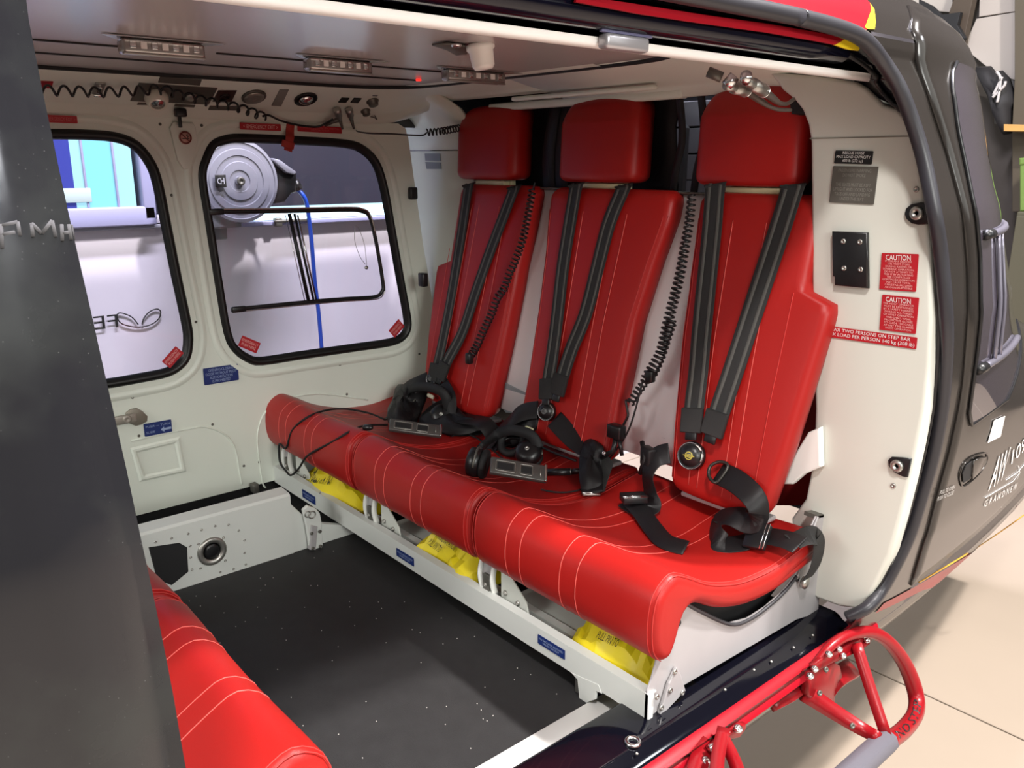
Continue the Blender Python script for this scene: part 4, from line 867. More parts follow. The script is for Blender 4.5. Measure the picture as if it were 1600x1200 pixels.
# pale pan plates and curved ribs under the cushions
for x0,x1 in ((-1.44,-1.16),(-.98,-.66),(-.46,-.14)):
    MB().add(slab([[V((x0,.075,.035)),V((x1,.075,.035))],[V((x0,.30,.045)),V((x1,.30,.045))]],(0,0,-.003))).build('pan_plate', mat('pale_pan',(.60,.62,.57),.4), sf, smooth=False)
def rib(x):
    A=[V((x,.03,.05)),V((x,.022,.09)),V((x,.035,.13)),V((x,.08,.165)),V((x,.16,.18))]
    C=catmull(A,5)
    for dx_ in (-.022,.022): MB().add(ribbon([p+V((dx_,-.006,0)) for p in A],(1,0,0),.005,.014,5)).build('rib_flange', mat('white_rail',(.75,.76,.72),.35), sf)
    r=MB().add(ribbon(A,(1,0,0),.046,.003,5)).build('rib', ALU, sf)
    MB().add(rbox((x,.018,.075),(.022,.008,.040),bev=.002)).build('rib_catch', DSTEEL, r); MB().add(bolt((x,.013,.07),(0,-1,0),.005,.003)).build('bolt', STEEL, r)
    MB().add(prism([V((x+.035,.03,.045)),V((x+.13,.03,.035)),V((x+.12,.03,.07)),V((x+.05,.03,.125)),V((x+.035,.03,.13))],(0,.004,0),.001)).build('rib_plate', mat('pale_pan',(.60,.62,.57),.4), r, smooth=False)
    for a,b in ((.052,.065),(.095,.058)): MB().add(bolt((x+a,.029,b),(0,-1,0),.006,.004)).build('bolt', STEEL, sf)
    MB().add(rbox((x+.062,.024,.040),(.018,.012,.014),bev=.003)).build('rubber_stop', BLK, sf)
rib(-.998); rib(-.492); rib(-1.50)
FY = lambda p: p.y+.0025
quads=[((473,765),(493,776),(493,788),(473,777)),((620,856),(647,872),(647,885),(620,868)),((841,991),(883,1015),(883,1031),(841,1005))]
# (camera side normal is -Y)
for q in quads:
    pts=[at(u,v,y=-.0025) for u,v in q]; X=(pts[1]-pts[0]); c=sum(pts,V())/4; wd=abs(X.x); ht=(pts[0]-pts[3]).length
    placard(c+V((0,-.0003,0)),(1,0,0),(0,0,1),wd,ht,DECALB,sf,'NO BAGGAGE ALLOWED\nUNDER THE SEAT',INKB,r=.0015,fh=.55)
# ================================================================== YELLOW LIFE VESTS in their places under the cushions
def crumple(F, x0,x1,y0,y1,z0,z1,seed,label,name='life_vest'):
    rnd=random.Random(seed); t=thing(name,label,'life vest',((x0+x1)/2,(y0+y1)/2,z0),'yellow life vests under the rear seats')
    nx,ny=16,9; rows=[]
    for j in range(ny+1):
        r=[]
        for i in range(nx+1):
            u=i/nx; v=j/ny; e=(math.sin(math.pi*u)**.45)*(math.sin(math.pi*min(1,v*1.0))**.5)
            z=z0+(z1-z0)*e*(.75+.35*v)+.012*math.sin(9*u+4*v+seed)*e+.015*rnd.uniform(-1,1)*e
            r.append(V((x0+(x1-x0)*u+.01*math.sin(5*v+seed), y0+(y1-y0)*v+.012*math.sin(7*u+seed), z)))
        rows.append(r)
    o=MB().add(slab(rows,(0,0,-.004))).build('pouch', VEST, t); flat_by_angle(o,16)
    P=[rows[4][i]+V((0,0,.002)) for i in range(2,nx-1)]; MB().add(tube(P,.0025,5)).build('fold', VEST, o)
    return t,rows
FV=None
t,rows=crumple(0,-1.46,-1.06,.012,.16,.030,.115,2,'crumpled yellow life vest under the farthest rear seat')
t2,r2_=crumple(0,-.80,-.545,.012,.16,.030,.120,5,'crumpled yellow life vest under the middle rear seat')
t3,r3_=crumple(0,-.245,-.012,.022,.18,.030,.125,9,'crumpled yellow life vest under the nearest rear seat, beside the side plate')
for tt,rr,i0,body in ((t3,r3_,6,'DOUBLE CHAMBER\nMANUAL INFLATION\nPULL PIN TO'),(t2,r2_,4,'DOUBLE CHAMBER\nMANUAL INFLATION\nPULL PIN TO'),(t,rows,4,'PULL PIN TO')):
    a=rr[1][i0]; b=rr[1][i0+5]; c=rr[4][i0]; X=(b-a); Y=(c-a)
    v2,fs=text_vf(body,1,1,align='LEFT'); n=X.cross(Y).normalized()
    obj('lettering',[a+X*(p+.5)+Y*(q+.5)+n*.012 for p,q in v2],fs,INKK,tt,smooth=False)
# ================================================================== HARNESSES
def gradn(p, F, e=.003):
    g=V((F(p+V((e,0,0)))-F(p-V((e,0,0))),F(p+V((0,e,0)))-F(p-V((0,e,0))),F(p+V((0,0,e)))-F(p-V((0,0,e))))); return g.normalized()
def drape(pts, width, th=.0016, k=6, F=Fseat):   # (u,v,h[,roll]) along the seat surface
    P=[];W=[]
    for q in pts: P.append(hit(q[0],q[1],lambda p,h=q[2]: F(p)-h))
    for i,p in enumerate(P):
        t=(P[min(i+1,len(P)-1)]-P[max(i-1,0)]).normalized(); n=V((0,-.35,.93)) if len(pts[i])<4 else V(pts[i][3]); W.append(t.cross(n))
    return ribbon(P,W,width,th,k),P
BN=(0,-.97,.21)
def harness(label, sA, sB, wA, bk, loops, big=False, tongue=None):
    t=thing('seat_harness',label,'seat belt',tuple(hit(bk[0],bk[1],Fs(.02))),'four point black harnesses on the rear seats')
    ends=[]
    for s in (sA,sB):
        vf,P=drape([(s[0][0]+2,s[0][1]-9,.003,(0,-.3,.95))]+[(u,v,h,BN) for u,v,h in s],wA,.002)
        o=MB().add(vf).build('shoulder_strap', STRAP, t)
        for off in (-.27,.27):
            Pq=catmull([p+V((off*wA,0,0))+gradn(p,Fseat)*.0013 for p in P],5); MB().add(ribbon(Pq[::2],V((1,0,0)),wA*.16,.0008,3)).build('woven_stripe', STRAPL, o)
        # stitched pad at the lower end
        a,b=P[-2],P[-1]; c=(a*.25+b*.75)+V((0,-.006,0)); d=(b-a).normalized(); n=V(BN); X=d.cross(n).normalized()
        MB().add(rbox(c,(wA*1.08,.058,.011),ax=(X,d,X.cross(d)),bev=.004,seg=3)).build('stitched_end', STRAP, o)
        MB().add(rbox(c+d*.036,(wA*.55,.02,.006),ax=(X,d,X.cross(d)),bev=.002)).build('strap_tongue', BLK, o)
        ends.append(b)
    c=hit(bk[0],bk[1],Fs(.020)); n=(CAM-c).normalized()*.5+V((0,-.7,.15)); n.normalize(); r=bk[2]
    bo=MB().add(lathe(c-n*.012,n,[(r*.8,0),(r,.004),(r,.014),(r*.86,.020),(r*.82,.017),(r*.78,.017),(r*.70,.024),(r*.3,.027)],32)).build('buckle', BLK, t)
    X,Y,Z=axes(n)
    MB().add(torus(c+n*.0055,n,r*.93,.0014,32,5)).build('buckle_rim', mat('dark_chrome',(.25,.24,.25),.25,metal=1), bo)
    EM=mat('emblem_gold',(.55,.47,.08),.4) if big else mat('emblem_grey',(.12,.12,.12),.4)
    e=MB().add(torus(c+n*.0158,n,r*.26,.0012,24,5)).add(tube([c+n*.0162-X*r*.42,c+n*.0162+X*r*.42],.0011,5)).add(tube([c+n*.0162-X*r*.25+Y*.003,c+n*.0162+X*r*.25+Y*.003],.0009,5)).add(tube([c+n*.0162-X*r*.25-Y*.003,c+n*.0162+X*r*.25-Y*.003],.0009,5)); e.build('emblem', EM, bo)
    for a0 in (-.35,.55):
        P=[c+n*.009+(X*math.cos(a)+Y*math.sin(a))*r*.88 for a in [a0+.12*i for i in range(7)]]
        MB().add(tube(P,.0028,6)).build('release_grip', STEEL if big else DSTEEL, bo)
    for nm,pts,w_,m_ in loops:
        vf,P=drape(pts,w_,.0018); MB().add(vf).build(nm, m_, t)
    return t
def adjuster(u,v,h,dims,u2,v2,parent,m=BLK):   # block oriented along pixel direction (u,v)->(u2,v2)
    a=hit(u,v,Fs(h)); b=hit(u2,v2,Fs(h)); X=(b-a).normalized(); n=gradn(a,Fs(h)); n=(n-X*n.dot(X)).normalized(); Y=n.cross(X)
    o=MB().add(rbox(a,dims,ax=(X,Y,n),bev=.003)).build('adjuster', m, parent)
    for s in (-1,1):
        e=MB().add(tube([a+X*dims[0]*.42*1+Y*dims[1]*.5*s*0+Y*dims[1]*-.5+n*dims[2]*.52+X*.004*s, a+X*dims[0]*.42+Y*dims[1]*.5+n*dims[2]*.52+X*.004*s],.0013,5))
        e.build('chrome_bar', CHROME, o)
    return o
h3=harness('large black harness on the nearest seat, round buckle with a gold emblem',
  [(1117,296,.012),(1112,360,.010),(1103,450,.010),(1096,520,.012),(1091,580,.018),(1085,632,.022),(1083,664,.024)],
  [(1237,298,.012),(1216,365,.010),(1188,450,.010),(1165,520,.012),(1142,590,.018),(1125,640,.022),(1117,668,.024)],.055,(1080,712,.033),
  [('lap_strap',[(1046,708,.024,(0,-.9,.4)),(1025,715,.035,(0,-.9,.4)),(1012,740,.045,(-.3,-.8,.4)),(1016,770,.03,(-.3,-.6,.6)),(1018,793,.006),(1000,795,.008),(978,782,.014)],.052,SILK),
   ('lap_strap_tail',[(986,783,.018),(1002,800,.012),(1020,825,.004),(1040,846,.003),(1072,856,.003)],.044,SILK),
   ('lap_strap',[(1122,738,.022,(0,-.7,.6)),(1150,752,.03,(0,-.7,.6)),(1176,775,.035,(.2,-.5,.8)),(1186,800,.03,(.7,-.2,.5)),(1172,815,.03,(.5,-.6,.5)),(1145,806,.032,(0,-.5,.8)),(1122,812,.026,(-.5,-.6,.5)),(1118,835,.010,(-.7,-.4,.5)),(1128,850,.003),(1160,848,.003),(1190,838,.010),(1225,842,.012),(1250,852,.012)],.054,SILK)],True)
# end of lap strap over the cushion edge to its anchor
P=[hit(1238,846,Fs(.010)),V((.026,.50,.228)),V((.036,.505,.205)),V((.034,.50,.160)),V((.020,.498,.125))]
MB().add(ribbon(P,[V((0,1,0))]*5,.046,.002)).build('lap_strap', STRAP, h3)
MB().add(lathe((.010,.50,.112),(1,0,0),[(.014,0),(.014,.008),(.006,.012)],16)).build('anchor', STEEL, h3)
adjuster(990,778,.032,(.042,.060,.018),1003,795,h3); adjuster(1183,838,.026,(.052,.058,.014),1210,842,h3)
a=hit(1116,733,Fs(.03)); b=hit(1140,748,Fs(.03)); X=(b-a).normalized(); n=V((0,-.8,.6)); Y=n.cross(X).normalized()
MB().add(tube(catmull([a+X*p+Y*q for p,q in ((-.012,0),(0,.020),(.022,.024),(.026,0),(.022,-.024),(0,-.020))],4,True),.004,6,True)).build('d_ring', mat('bronze_black',(.05,.045,.04),.3,metal=.6), h3)
a=hit(1013,714,Fs(.03)); MB().add(rbox(a,(.045,.026,.05),ax=((.9,-.3,0),(.3,.9,0),(0,0,1)),bev=.006,seg=3)).add(tube([hit(1003,690,Fs(.03)),hit(1008,715,Fs(.04)),hit(1000,740,Fs(.03))],.006,6)).build('buckle_sleeve', SILK, h3)
h2=harness('black harness on the middle seat, its straps meeting at a small dark round buckle',
  [(899,296,.012),(890,350,.010),(879,420,.010),(870,500,.012),(862,560,.016),(857,592,.020),(856,612,.022)],
  [(972,298,.012),(951,350,.010),(933,420,.010),(915,490,.012),(893,545,.016),(880,585,.020),(875,606,.022)],.049,(854,643,.026),
  [('lap_strap',[(840,640,.022,(0,-.8,.4)),(815,645,.03,(0,-.8,.4)),(795,660,.035,(0,-.6,.7)),(775,680,.02,(0,-.4,.9)),(755,700,.008)],.052,SILK),
   ('lap_strap',[(866,655,.020,(0,-.8,.6)),(890,680,.016,(0,-.7,.7)),(915,702,.012),(932,712,.02),(928,735,.02),(925,770,.010)],.054,SILK),
   ('lap_strap_tail',[(952,715,.02,(0,-.6,.7)),(940,740,.022),(930,768,.012)],.048,STRAP)])
adjuster(924,772,.006,(.012,.046,.008),928,778,h2,STEEL)
MB().add(rbox(hit(827,670,Fs(.03)),(.028,.010,.012),ax=((.9,.3,-.2),(-.3,.9,0),(.2,0,.95)),bev=.004)).build('strap_tab', mat('yellowed_tab',(.55,.55,.35),.4), h2)
h1=harness('black harness on the farthest seat, its straps heaped on the red cushion',
  [(731,296,.012),(723,350,.010),(712,420,.010),(702,480,.012),(690,540,.016),(683,570,.020),(680,585,.022)],
  [(801,300,.012),(782,350,.010),(763,400,.010),(742,460,.012),(722,520,.016),(700,562,.020),(692,585,.022)],.047,(676,592,.022),
  [('lap_strap',[(668,592,.022,(0,-.8,.5)),(650,600,.04,(0,-.8,.5)),(630,612,.05,(0,-.6,.7)),(618,635,.04,(-.3,-.6,.7)),(612,655,.01)],.056,SILK),
   ('lap_strap',[(690,600,.03,(0,-.8,.5)),(702,625,.04,(0,-.7,.7)),(700,655,.03,(0,-.7,.7)),(690,670,.01)],.052,SILK),
   ('lap_strap',[(706,650,.015),(730,655,.025),(755,660,.025),(772,680,.016),(785,700,.010)],.052,SILK)])
MB().add(rbox(hit(673,619,Fs(.03)),(.030,.010,.014),ax=((.9,.2,-.2),(-.2,.9,0),(.2,0,.95)),bev=.004)).build('strap_tab', mat('cream_tab',(.7,.66,.5),.4), h1)
def heap(par,px,h0,seed,nm='belt_pad',m=SILK):
    rnd=random.Random(seed); n=len(px); c=sum([hit(u,v,Fs(.004)) for u,v in px],V())/n; ring0=[hit(u,v,Fs(.003)) for u,v in px]; ring0=catmull(ring0,3,True)
    rows=[]
    for s_,h_ in ((1,0),(.97,.35),(.86,.75),(.62,.95),(.35,1.05),(.08,1.0)):
        rows.append([c.lerp(p,s_)+V((0,-.35,.93))*h0*h_*(1+.35*math.sin(i*1.3+seed+s_*7)) for i,p in enumerate(ring0)])
    return MB().add(cap_grid(rows)).build(nm,m,par)
heap(h1,((606,660),(612,632),(625,608),(650,600),(668,612),(660,640),(650,660),(625,668)),.030,1)
heap(h1,((655,662),(668,640),(700,628),(716,640),(735,655),(760,668),(748,680),(700,680)),.022,2)
heap(h2,((778,690),(795,665),(822,640),(842,650),(838,672),(815,690),(800,700)),.022,3)
heap(h2,((908,700),(925,690),(944,700),(946,740),(944,768),(908,768)),.020,4,'belt_pad',SILK)
# ================================================================== HEADSETS
def headset(label, cups, bar, mic, band, seed):
    t=thing('headset',label,'headset',tuple(hit(bar[0][0],bar[0][1],Fs(.0))),'aviation headsets left on the rear seats')
    cs=[]
    for u,v,r,ax_ in cups:
        c=hit(u,v,Fs(r*.75)); a=V(ax_).normalized(); cs.append(c)
        o=MB().add(lathe(c-a*r*.35,a,[(r*.75,0),(r*.98,r*.15),(r,r*.5),(r*.9,r*.8),(r*.6,r*.95),(r*.3,r)],24)).build('ear_cup', BLK, t)
        MB().add(torus(c-a*r*.55,a,r*.72,r*.27,24,10)).build('ear_cushion', BLKM, o)
        MB().add(bolt(c+a*r*.62,a,r*.18,.003)).build('cup_screw', STEEL, o)
        X,Y,Z=axes(a); MB().add(tube([c+X*r*1.0*math.cos(q)+Y*r*1.0*math.sin(q) for q in [.2*i for i in range(17)]],.003,6)).build('cup_yoke', DSTEEL, o)
    B=[hit(u,v,Fs(h)) for u,v,h in band]
    MB().add(ribbon(B,[V((.2,.3,.9))]*len(B),.030,.010)).build('headband', BLKM, t)
    a=hit(bar[0][0],bar[0][1],Fs(bar[2])); b=hit(bar[1][0],bar[1][1],Fs(bar[2])); X=(b-a).normalized(); n=V((0,-.75,.66)); n=(n-X*n.dot(X)).normalized(); Y=n.cross(X); L=(b-a).length; c=(a+b)/2; hh=bar[3]
    GR=mat('gunmetal_plate',(.11,.105,.10),.32,metal=.5)
    o=MB().add(rbox(c,(L,hh,.014),ax=(X,Y,n),bev=.003)).build('slider_bar', GR, t)
    fn=lambda p,q: c+X*p+Y*q+n*.0072
    for p0,w_ in ((-L*.24,L*.34),(L*.13,L*.22)):
        MB().add(tube([fn(p0+x_,y_) for x_,y_ in rrect(w_,hh*.62,.003,2)],.0012,4,True)).build('window_rim', STEEL, o)
        MB().add(rbox(fn(p0,0),(w_*.85,hh*.42,.0015),ax=(X,Y,n),bev=.0005,seg=1)).build('slider_window', BLKM, o, smooth=False)
    MB().add(rbox(fn(L*.5-.004,0),(.006,hh*1.04,.006),ax=(X,Y,n),bev=.001)).build('bar_end', CHROME, o)
    MB().add(rbox(fn(L*.38,0),(.0015,hh*.5,.001),ax=(X,Y,n),bev=0)).build('bar_mark', STEEL, o)
    M=[hit(u,v,Fs(h)) for u,v,h in mic]
    m=MB().add(tube(M[:2],.010,12)).add(tube(M[1:3],.0075,12)).build('microphone', BLK, t)
    MB().add(torus(M[1],(M[1]-M[0]),.0085,.0012,16,5)).build('microphone_ring', STEEL, m)
    return t,cs
hs2,c2=headset('black headset lying on the middle seat under the round buckle',
   [(744,722,.040,(-.75,-.6,.15)),(826,708,.038,(.3,-.5,.75))],((766,727),(854,742),.045,.046),[(855,738,.015),(892,737,.018),(915,735,.018)],
   [(750,700,.03),(775,680,.05),(800,672,.06),(830,680,.05),(842,700,.035)],1)
MB().add(torus(hit(800,690,Fs(.035)),(.2,-.75,.6),.036,.011,28,10)).build('ear_cushion', BLKM, hs2)
MB().add(tube(catmull([hit(u,v,Fs(.03)) for u,v in ((785,690),(800,684),(830,690),(860,705),(900,720))],5),.0035,6)).build('wire', BLK, hs2)
hs1,c1=headset('black headset on the farthest seat, half buried under its belts',
   [(690,650,.036,(.6,-.5,.5)),(640,632,.036,(-.5,-.5,.7))],((608,664),(690,675),.035,.040),[(700,668,.02),(715,668,.02),(725,666,.02)],
   [(625,655,.02),(632,618,.05),(655,604,.06),(690,612,.06),(703,640,.03)],2)
# ================================================================== CABLES
def cable(name,label,pts,r,m=BLKM,k=8,group=None,caps=None):
    C=catmull(pts,k); o=MB().add(tube(C,r,7)).build(name,m); return tag(o,label,'cable',group)
cable('headset_cable','black cable looping over the front of the farthest red seat',[hit(u,v,Fs(h)) for u,v,h in ((600,655,.01),(575,645,.006),(540,639,.004),(510,641,.004),(480,652,.004),(457,672,.004),(447,700,.004))]+[V((-1.46,-.022,.16)),V((-1.47,-.02,.10)),V((-1.44,-.015,.075)),V((-1.40,-.018,.075)),V((-1.33,-.024,.12)),V((-1.26,-.026,.18))]+[hit(u,v,Fs(h)) for u,v,h in ((520,690,.004),(545,675,.004),(570,665,.006),(605,664,.012))],.0032)
MB().add(lathe(hit(568,668,Fs(.008)),(.8,.4,.1),[(.006,0),(.009,.006),(.008,.022),(.004,.03)],12)).build('plug', BLK, bpy.data.objects['headset_cable'])
cable('headset_cable','thin black cable along the right edge of the middle seat below the headset',[hit(u,v,Fs(h)) for u,v,h in ((845,765,.004),(870,769,.003),(895,768,.003),(920,760,.003),(945,748,.006),(949,742,.012),(935,735,.02))],.0022)
cable('headset_cable','thin black cable on the farthest seat reaching towards the middle seat',[hit(u,v,Fs(h)) for u,v,h in ((706,682,.004),(720,677,.004),(740,682,.004),(758,694,.006),(790,720,.02))],.0025)
# coiled cord beside the nearest seat
def cord(name,label,path,R,r,pitch,lead=None,tail=None,plug=None,k=6):
    t=thing(name,label,'cord',tuple(path[-1])); C=catmull(path,k)
    MB().add(coil(C,R,r,pitch)).build('coil', BLK, t)
    if lead: MB().add(tube(catmull(lead,6),r*1.1,6)).build('lead', BLK, t)
    if tail: MB().add(tube(catmull(tail,6),r*1.1,6)).build('tail', BLK, t)
    return t
FBK = lambda h: (lambda p: backy(p.z)+.03-p.y-h)
ct=cord('coiled_cord','black coiled cord hanging in the gap between the nearest and middle seats',[hit(u,v,FBK(.03)) for u,v in ((1081,305),(1077,345),(1070,385),(1062,430),(1052,470),(1042,510),(1033,550),(1015,583),(1005,600),(992,618),(985,630))],lambda t: .0095 if t>.85 else .009+.005*t,.0029,.0122,
  tail=[hit(u,v,FBK(.03)) for u,v in ((984,628),(978,626),(980,640),(981,650),(975,662),(969,672))])
MB().add(coil(catmull([hit(u,v,FBK(.045)) for u,v in ((1050,500),(1040,530),(1030,560),(1018,585),(1010,592))],5),.012,.0028,.0115)).build('coil', BLK, ct)
MB().add(tube(catmull([hit(u,v,FBK(.04)) for u,v in ((1004,596),(998,620),(990,650),(982,672),(972,690),(958,710),(945,722))],5),.0026,6)).build('straight_cable', BLK, ct)
MB().add(rbox(hit(1016,588,FBK(.05)),(.022,.018,.030),bev=.004)).build('cord_plug', BLK, ct)
pb=thing('plug_adapter','black plug adapter block at the lower end of the hanging cord beside the middle seat','plug',tuple(hit(965,680,FBK(.04))))
pc_=hit(963,674,FBK(.05)); MB().add(rbox(pc_,(.045,.028,.036),bev=.005)).build('block', BLK, pb); MB().add(tube([pc_-V((0,0,.015)),hit(958,705,FBK(.05)),hit(940,714,FBK(.05))],.007,8)).add(tube([pc_+V((.01,0,-.015)),hit(972,712,FBK(.04))],.005,8)).build('plug_body', BLK, pb)
MB().add(bolt(hit(944,708,FBK(.06)),(0,-1,.3),.006,.003)).build('plug_screw', CHROME, pb)
ct=cord('coiled_cord','black coiled cord hanging over the right side of the farthest seat',[hit(u,v,FBK(.05)) for u,v in ((832,296),(826,330),(818,370),(806,405),(795,430),(788,450),(777,466),(768,490),(756,515),(745,540),(735,556))],lambda t:.0095+.002*t,.0026,.0125,
  lead=[hit(u,v,FBK(.05)) for u,v in ((836,285),(834,292),(832,297))])
MB().add(rbox(hit(733,560,FBK(.06)),(.022,.02,.035),bev=.006)).build('cord_plug', BLK, ct)
# cords across the ceiling side
FP2=lambda o:(lambda p:(p-PA).dot(PN)-o)
tc_=thing('coiled_cord','stretched black coiled cord along the gauge panel above the far windows','cord',tuple(hit(290,150,FP2(.03))))
P=[hit(u,v,FP2(.025)) for u,v in ((50,140),(100,142),(160,144),(215,142),(250,140),(285,150),(330,160),(370,168),(400,178),(412,183))]
MB().add(coil(catmull(P,6),.0115,.0031,.034,14)).build('coil', BLK, tc_)
P=[hit(u,v,FP2(.03)) for u,v in ((410,182),(420,180),(440,189),(470,196),(495,198),(508,193),(520,186))]; MB().add(tube(catmull(P,6),.0032,7)).build('lead', BLK, tc_)
def connector(a,b,parent):
    a=V(a);b=V(b);d=(b-a); L=d.length
    o=MB().add(lathe(a,d,[(.009,0),(.012,.002),(.012,L*.35),(.0105,L*.38),(.0105,L*.7),(.008,L*.75),(.007,L)],16)).build('connector', STEEL, parent)
    MB().add(tube([b-d*.05,b+d.normalized()*.035],lambda t:.0065-.003*t,8)).build('strain_relief', DSTEEL, o); return o
o=connector(hit(526,170,FP2(.012)),hit(531,187,FP2(.03)),tc_)
MB().add(tube([hit(530,186,FP2(.03)),hit(520,190,FP2(.03)),hit(508,196,FP2(.03))],lambda t:.008-.004*t,8)).build('strain_relief', DSTEEL, o)
tc2=thing('coiled_cord','short black cord from the corner connector to the farthest headrest','cord',tuple(hit(548,175,FP2(.02))))
connector(hit(545,170,FP2(.012)),hit(549,186,FP2(.03)),tc2)
e=[hit(551,194,FP2(.03)),hit(556,204,FP2(.03)),at(575,208,x=-1.45),at(610,209,x=-1.43),at(650,211.5,x=-1.40),at(662,211,x=-1.38),at(667,207,x=-1.37)]
MB().add(tube(catmull(e,6),.0025,7)).build('lead', BLK, tc2)
MB().add(coil(catmull([at(667,207,x=-1.37),at(690,205,x=-1.35),at(717,200,y=.61)],6),.010,.0026,.012)).build('coil', BLK, tc2)
# cords at the near top: two bright connectors over the nearest headrest
nc=thing('hanging_connectors','pair of bright metal plugs with grey cables above the nearest headrest','connector',tuple(at(1160,125,x=-.05)))
for (u0,v0,x0),(u1,v1,x1),(u2,v2,x2) in (((1148,119,-.06),(1135,134,-.07),(1165,141,-.09)),((1166,118,-.03),(1165,125,-.04),(1193,142,-.07))):
    a,b,c=at(u0,v0,x=x0),at(u1,v1,x=x1),at(u2,v2,x=x2)
    o=MB().add(tube([a,b],.010,12)).build('elbow', CHROME, nc); MB().add(tube([b,(b+c)/2],.008,12)).add(tube([(b+c)/2-(c-b)*.1,c],.0115,14)).build('connector', STEEL, nc)
    MB().add(torus(c,(c-b),.0115,.0015,18,5)).build('collar', CHROME, nc)
CBL=mat('grey_brown_cable',(.09,.07,.06),.45)
for pts in (((1165,141,-.09),(1185,155,-.095),(1200,165,-.10),(1215,171,-.11),(1235,172,-.12)),((1193,142,-.07),(1208,154,-.08),(1218,161,-.10),(1230,162,-.11),(1240,155,-.12))):
    MB().add(tube(catmull([at(u,v,x=x) for u,v,x in pts],6),lambda t:.0085-.0045*min(1,t*1.6),8)).build('cable', CBL, nc)
MB().add(prism([at(u,v,y=.60) for u,v in ((1232,158),(1244,148),(1254,160),(1262,178),(1248,180),(1236,178))],(0,.02,0),.004)).build('cable_clamp', BLKM, nc)
MB().add(tube([at(1106,112,x=-.10),at(1128,121,x=-.08)],.009,10)).build('hose_end', DSTEEL, nc)
# ================================================================== CEILING LIGHTS
def clight(u0,v0,u1,v1,label):
    a=at(u0,v0,z=1.21); b=at(u1,v1,z=1.21); c=(a+b)/2; c.z=1.211; L=(b-a).length*.66; c.x=(a.x+b.x)/2+.0
    t=thing('ceiling_light',label,'ceiling light',tuple(c),'slotted chrome ceiling lights')
    MB().add(prism([V((c.x+dx_,c.y+dy_,1.2105)) for dx_,dy_ in ((.03,-L*.75),(.035,L*.72),(-.012,L*.6),(-.02,-L*.5))],(0,0,-.0015))).build('base_plate', CHROME, t, smooth=False)
    MB().add(rbox((c.x,c.y,1.196),(.034,L,.026),bev=.006)).build('housing', mat('lamp_grey',(.36,.34,.33),.25,metal=.7), t)
    for k in range(7): MB().add(rbox((c.x+.0178,c.y-L*.38+L*.76*k/6,1.198),(.003,L*.075,.012),bev=.001)).build('slot', CHROME if k%2==0 else mat('pale_slot',(.8,.78,.75),.2), t)  # every other slot has a paler plain colour
    MB().add(rbox((c.x+.012,c.y,1.1835),(.010,L*.98,.004),bev=.001)).build('lower_lip', STEEL, t)
clight(156,53,338,74,'slotted chrome ceiling light nearest the crew door'); clight(450,86,600,99,'slotted chrome ceiling light in the middle of its row'); clight(675,104,800,117,'slotted chrome ceiling light above the farthest headrest')
# white cup lamp on the ceiling
c=at(750,75,z=1.205); wc=thing('ceiling_spotlight','white cup shaped spotlight on a flat swivel arm under the ceiling','spotlight',tuple(c))
MB().add(lathe(c+V((0,0,.006)),V((.12,.12,-1)),[(.020,-.004),(.027,.0),(.027,.008),(.023,.012),(.021,.038),(.017,.044),(.006,.045)],28)).build('cup', mat('white_cup',(.85,.84,.80),.3), wc)
MB().add(prism([at(u,v,z=1.209) for u,v in ((675,68),(700,66),(728,70),(730,82),(712,84),(700,76))],(0,0,-.004),.001)).build('swivel_plate', DSTEEL, wc)
MB().add(bolt(at(713,69,z=1.204),(0,0,-1),.010,.005)).build('screw', CHROME, wc)
# ================================================================== HOSE REEL on the hangar wall
RX=-2.20; rc_=at(376,283,x=RX); R0=(at(437,283,x=RX)-rc_).length
hr=thing('hose_reel','large grey hose reel with a blue hose, seen through the rear window','hose reel',tuple(rc_))
GREYP=mat('reel_grey_plastic',(.21,.21,.25),.38)
MB().add(lathe(rc_-V((.17,0,0)),(1,0,0),[(R0*.9,0),(R0*.97,.02),(R0*.97,.10),(R0,.12),(R0,.15),(R0*.97,.162),(R0*.90,.165),(R0*.885,.161),(R0*.76,.161),(R0*.745,.165),(R0*.60,.165),(R0*.585,.161),(R0*.46,.161),(R0*.445,.165),(R0*.26,.165),(R0*.245,.161),(R0*.12,.161),(R0*.11,.165)],56)).build('drum', GREYP, hr); flat_by_angle(bpy.data.objects['drum'],12)
MB().add(bolt(rc_+V((.002,0,0)),(1,0,0),.016,.006)).build('hub_bolt', DSTEEL, hr)
lc=at(344,285,x=RX)+V((.006,0,.005)); MB().add(rbox(lc,(.003,.040,.044),bev=.001)).build('badge', DECALK, hr); text('CH',plane_fn(lc,V((0,1,0)),V((0,0,1)),V((1,0,0)),.0022),.026,.022,mat('badge_grey',(.45,.45,.5),.4),hr,spacing=.6)
g=[at(u,v,x=RX-.02) for u,v in ((424,250),(440,252),(464,272),(463,300),(456,302),(445,316),(430,318),(434,290),(432,268))]
MB().add(prism(g,(-.12,0,0),.006)).build('hose_guide', BLK, hr)
MB().add(prism([at(u,v,x=RX) for u,v in ((427,247),(438,250),(464,269),(460,273),(448,270),(430,254))],(-.10,0,0),.004)).build('guide_cap', GREYP, hr)
MB().add(tube([at(459,283,x=RX-.06),at(466,296,x=RX-.06)],.020,12)).build('hose_stop', BLK, hr)
MB().add(rbox(at(338,342,x=RX-.10),(.16,.13,.06),bev=.006)).build('wall_bracket', mat('bracket_grey',(.16,.16,.17),.45), hr)
MB().add(rbox(V((HW+.03,rc_.y-.08,rc_.z-.13)),(.06,.22,.20),bev=.006)).build('wall_plate', mat('bracket_grey',(.16,.16,.17),.45), hr)
